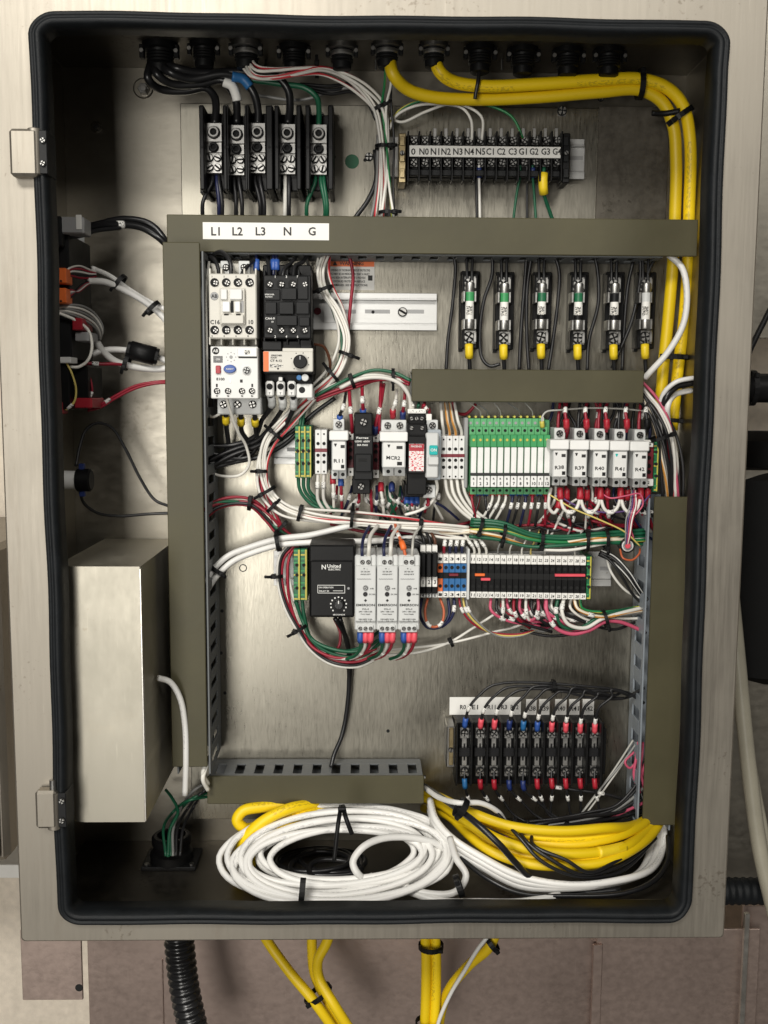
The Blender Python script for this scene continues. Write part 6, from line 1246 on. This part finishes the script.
wire([(158, 678, 100), (170, 682, 92), (180, 698, 84), (185, 725, 78), (186, 760, 78), (185, 795, 76)], 'cable_white', 2.8, 'white cable coming from the steel box side down to the floor', name='white_cable', cat='cable', n=10)
cg = proj(PZ(172, 862, 0.02)); gh = (YP-PZ(172, 862, 0.02)[1])*1000
for i, (dx, c) in enumerate(((-6, 'green'), (-1, 'green'), (4, 'black'), (8, 'black'), (1, 'grey'))):
    wire([(cg[0]+dx, cg[1]-6, gh), (cg[0]+dx*1.4, 828, gh-20), (182+dx*1.5, 812-i*2, gh-50), (196+dx, 800-i*3, 40), (212, 796-i*4, 26)], c, 1.5, '%s wire rising from the floor gland toward the lower duct' % c, 'wires from floor gland %s' % c)
wire([(cg[0]-4, cg[1]-5, gh), (170, 830, gh-16), (178, 812, gh-30), (172, 798, gh-44), (166, 790, gh-60)], 'green', 1.6, 'green wire bending from the floor gland toward the steel box')
for i in range(2): wire([(208, 790-i*6, 60), (203, 778-i*5, 70), (207, 765-i*3, 66), (212, 758-i*4, 50)], 'white', 2.2, 'white wire end at the joint of the tall and lower ducts', 'white wires at duct joint')
# ------------------------------------------------------------------ outside the cabinet
def out(px, py, y): return (px, py, (YP-y)*1000)
for pts, lb in (([out(258, 925, .15), out(270, 945, .15), out(292, 975, .14), (313, 1000, 40), (345, 1045, 40)], 'slanting yellow cable below the cabinet, left of the pair'), ([out(312, 925, .15), out(312, 948, .15), out(315, 975, .15), (330, 1005, 30), (360, 1050, 30)], 'yellow cable hanging straight below the cabinet behind the tie'),
        ([out(333, 925, .13), out(326, 944, .13), out(318, 960, .13), out(319, 978, .13), (333, 1003, 50), (360, 1045, 50)], 'yellow cable curving below the cabinet under the tie'),
        ([out(424, 920, .14), out(426, 950, .14), out(426, 985, .14), out(424, 1050, .14)], 'upright yellow cable below the cabinet, first of the pair'), ([out(434, 920, .14), out(436, 950, .14), out(436, 985, .14), out(433, 1050, .14)], 'upright yellow cable below the cabinet, second of the pair'),
        ([out(500, 920, .13), out(490, 946, .13), out(470, 964, .14), out(452, 985, .14), out(442, 1008, .15), out(436, 1050, .15)], 'yellow cable slanting in to join the upright pair')):
    wire(pts, 'cable_yellow', 5.2, lb, 'yellow cables below the cabinet', name='yellow_cable', cat='cable', n=14)
wire([out(498, 925, .12), out(480, 946, .12), out(465, 970, .125), out(450, 995, .13), out(438, 1024, .13), out(434, 1050, .13)], 'cable_white', 2.0, 'thin white cable slanting with the yellow one below the cabinet', name='white_cable', cat='cable', n=10)
tie(318, 994, 34, 14, 55, 'black cable tie on the slanting yellow cables below the cabinet', 'ties below the cabinet', -1, 0, 5); tie(431, 946, 32, 11, 90, 'black cable tie on the upright yellow pair below the cabinet', 'ties below the cabinet', 1, 0, 5); tie(492, 943, 42, 8, 140, 'black cable tie where yellow and white cable leave the cabinet', 'ties below the cabinet', 1, 0, 5); tie(428, 1023, 32, 11, 90, 'lower black cable tie on the upright yellow pair', 'ties below the cabinet', 1, 0, 5)
# corrugated black conduit
pc = spline(np.array([P(178, 925, 40), P(180, 950, 40), P(184, 985, 40), P(192, 1024, 40), P(202, 1060, 40)]), 26)
ds_ = np.r_[0, np.cumsum(np.linalg.norm(np.diff(pc, axis=0), axis=1))]; m_ = int(ds_[-1]/0.0011); pc = np.array([[np.interp(s, ds_, pc[:, k]) for k in range(3)] for s in np.linspace(0, ds_[-1], m_)])
V, Fs, uv = tube(pc, 0.0138+0.0016*np.sin(np.arange(m_)*2*math.pi/7.2), 20); tag(link('corrugated_conduit', mesh('conduit', V-pc[0], Fs, True), pc[0], None, 'black_gloss'), 'glossy black corrugated conduit dropping below the cabinet', 'conduit')
# right hand side, beyond the cabinet
dk = thing('machine_part', 'dark rounded machine housing behind the right edge of the cabinet', 'machine part', 800, 660, at=(0.42, 0.30, 0.30))
link('drum', lathe([(0.10, -0.12), (0.115, -0.11), (0.115, 0.11), (0.10, 0.12)], 40, 'Z'), np.array([0.47, 0.36, 0.27]), dk, 'dark_body')
link('drum_cap', lathe([(0.05, 0.12), (0.05, 0.15), (0.03, 0.16)], 30, 'Z'), np.array([0.47, 0.36, 0.27]), dk, 'dark_body')
b5 = tag(pl('steel_cladding', 690, 470, 1000, 903, 'steel_inner', YB+0.03), 'shaded steel sheet behind the clear hose', 'panel'); b6 = tag(pl('steel_cladding', 700, -200, 1000, 340, 'steel_inner', YB+0.03), 'shaded steel sheet behind the upper right edge', 'panel')  # darker inner steel puts the shade of these sheets into their colour
def cond(name, pts, r, m, lb, cat, rib=0):
    p = spline(np.array([P(*q) for q in pts]), 30)
    rr = r/1000*(1+rib*np.sin(np.arange(len(p))*1.6)); V, Fs, uv = tube(p, rr, 16); return tag(link(name, mesh(name, V-p[0], Fs, True), p[0], None, m), lb, cat)
cond('black_pipe', [(700, 387, -40), (760, 388, -40), (840, 390, -40)], 15, 'black', 'black pipe behind the right edge of the cabinet', 'pipe'); cond('ribbed_conduit', [(690, 891, -30), (740, 891, -30), (800, 891, -30), (860, 891, -30)], 14, 'rubber', 'black ribbed conduit leaving to the right near the cabinet foot', 'conduit', 0.05)
cond('clear_hose', [(728, 560, -30), (738, 660, -28), (748, 760, -20), (760, 850, -10), (776, 920, 0)], 8, 'hose_clear', 'clear hose hanging beside the cabinet, nearer the edge', 'hose'); cond('clear_hose', [(725, 600, -40), (742, 720, -32), (756, 800, -26), (772, 880, -20)], 7, 'hose_clear', 'second clear hose hanging behind the first', 'hose')
cond('black_pipe', [(735, 385, -24), (750, 350, -26), (775, 300, -30)], 3, 'black', 'thin black strap slanting up from the black pipe', 'strap')
tie(752, 388, -30, 16, 0, 'black cable tie round the pipe behind the cabinet edge', 'ties on the pipe', 1, 0, 5, 14)
# left hand side
lc = thing('steel_cabinet', 'grey steel cabinet with rounded foot standing left of the open one', 'cabinet', -60, 860, at=P(-60, 860, -60)); A, B = P(-300, 545, -30), P(13, 862, -30)
wbox(lc, 'case', (A[0], .20, B[2]), (B[0]-.004, .45, A[2]), 'steel_flange', 0.006); wbox(lc, 'door', (A[0], .192, B[2]+.006), (B[0]-.012, .1985, A[2]-.006), 'steel_flange', 0.003)
lg = tag(pl('wall_ledge', -300, 866, 30, 878, 'paper', 0.36, 0.1), 'white ledge under the neighbouring steel cabinet', 'ledge')

# ------------------------------------------------------------------ denser tangle between the two rails
rg = random.Random(11)
for i in range(26):
    x0 = rg.uniform(545, 640); c = rg.choice(('red', 'red', 'black', 'white', 'black', 'red_black', 'navy', 'white'))
    x1 = x0+rg.uniform(-45, 45); y1 = rg.uniform(522, 548)
    wire([(x0, 486, 30), (x0+rg.uniform(-3, 3), 497+rg.uniform(-3, 4), 36), (x0*.6+x1*.4, 512+rg.uniform(-6, 6), 30+rg.uniform(-8, 10)), (x0*.2+x1*.8, y1-6, 24), (x1, y1, 18)], c, rg.uniform(1.0, 1.5), 'short %s wire in the tangle under the relay row' % c.replace('_', ' and '), 'tangle under relays ' + c, marks=(rg.uniform(.25, .7),) if rg.random() < .7 else ())
for i in range(16):
    x0 = rg.uniform(330, 440); c = rg.choice(('red', 'red', 'black', 'white', 'navy', 'green')); x1 = x0+rg.uniform(-20, 40)
    wire([(x0, 486, 22), (x0+rg.uniform(-3, 3), 498, 30), ((x0+x1)/2, 508+rg.uniform(-3, 3), 28), (x1, 520, 20)], c, 1.3, 'short %s wire between middle rail and striped harness' % c, 'short wires over striped harness ' + c, marks=(rg.uniform(.3, .6),) if rg.random() < .8 else ())
for i in range(14):
    x0 = 552+i*7.4+rg.uniform(-2, 2); c = rg.choice(('black', 'black', 'red', 'navy'))
    wire([(x0, 440, 24), (x0+rg.uniform(-3, 3), 426, 26), (x0+rg.uniform(-6, 6), 412, 24), (x0+rg.uniform(-4, 4), 396, 20)], c, 1.5, 'dark %s wire low behind the relay row crimps' % c, 'low wires behind relay row ' + c, marks=(0.55,) if rg.random() < .4 else ())
for i in range(12):
    x0 = rg.uniform(490, 580); c = rg.choice(('pink', 'red', 'black', 'white', 'grey', 'pink')); x1 = x0+rg.uniform(15, 60)
    wire([(x0, 597, 30), (x0+rg.uniform(-2, 2), 608, 36), (x0*.6+x1*.4, 618+rg.uniform(-5, 5), 34), (x1, 626+rg.uniform(-8, 6), 26), (x1+20, 622+rg.uniform(-5, 8), 20)], c, rg.uniform(1.0, 1.5), 'loose %s wire under the right half of the black row' % c, 'loose wires under black row ' + c, marks=(rg.uniform(.2, .5),))

# ------------------------------------------------------------------ the smallest wires, past the 300 largest, are one mass
ws = [o for o in COL.objects if o.parent is None and o.type == 'MESH' and o.name.split('.')[0] == 'wire']
def wsize(o):
    n_ = np.empty(len(o.data.vertices)*3, np.float32); o.data.vertices.foreach_get('co', n_); v = n_.reshape(-1, 8, 3); c_ = v.mean(axis=1)
    return np.linalg.norm(np.diff(c_, axis=0), axis=1).sum()*np.linalg.norm(v[0, 0]-c_[0]) + (1e3 if not o.get('group') else 0)
ws.sort(key=wsize, reverse=True)
V, Fs, uv, mi, ms = [], [], [], [], []
for o in ws[296:]:
    for q in [o]+list(o.children):
        me = q.data; off = len(V); pos = WPOS[q.name]; V += [tuple(np.array(v.co)+pos) for v in me.vertices]
        m = q.material_slots[0].material
        if m not in ms: ms.append(m)
        for p in me.polygons:
            Fs.append(tuple(off+i for i in p.vertices)); mi.append(ms.index(m)); uv += [tuple(me.uv_layers[0].data[l].uv) for l in p.loop_indices]
    for q in list(o.children)+[o]: bpy.data.objects.remove(q)
org = np.array(V[0]); me = mesh('wire_tangle', np.array(V)-org, Fs, True, uv)
for m in ms: me.materials.append(m)
me.polygons.foreach_set('material_index', mi)
o = bpy.data.objects.new('wire_tangle', me); COL.objects.link(o); o.location = org
tag(o, 'tangle of short thin wires around the terminals on both rails', 'wires', kind='stuff')

# two more yellow cables and a few dark leads in the floor bundle
wire([(432, 806, 10), (458, 822, 60), (490, 842, 84), (530, 856, 98), (575, 858, 100), (615, 850, 90), (645, 832, 54), (658, 812, 20)], 'cable_yellow', 4.4, 'thin yellow cable threaded between the floor cables', name='yellow_cable', cat='cable', n=12)
wire([(428, 794, 12), (452, 806, 46), (485, 818, 78), (525, 834, 92), (570, 838, 92), (610, 834, 80), (642, 822, 44)], 'cable_yellow', 4.4, 'yellow cable half hidden beneath the upper floor cables', name='yellow_cable', cat='cable', n=12)
for i, q in enumerate((0, 6, 13)): wire([(496+q*3, 812+q, 80), (520+q, 838+q*.5, 106), (540+q*2, 860, 116), (575+q, 876-q*.3, 116), (620, 872-q, 96), (656, 838, 54)], 'cable_black', 1.8, 'thin black lead crossing the yellow floor cables', 'thin black leads on floor', name='black_cable', cat='cable', n=8)
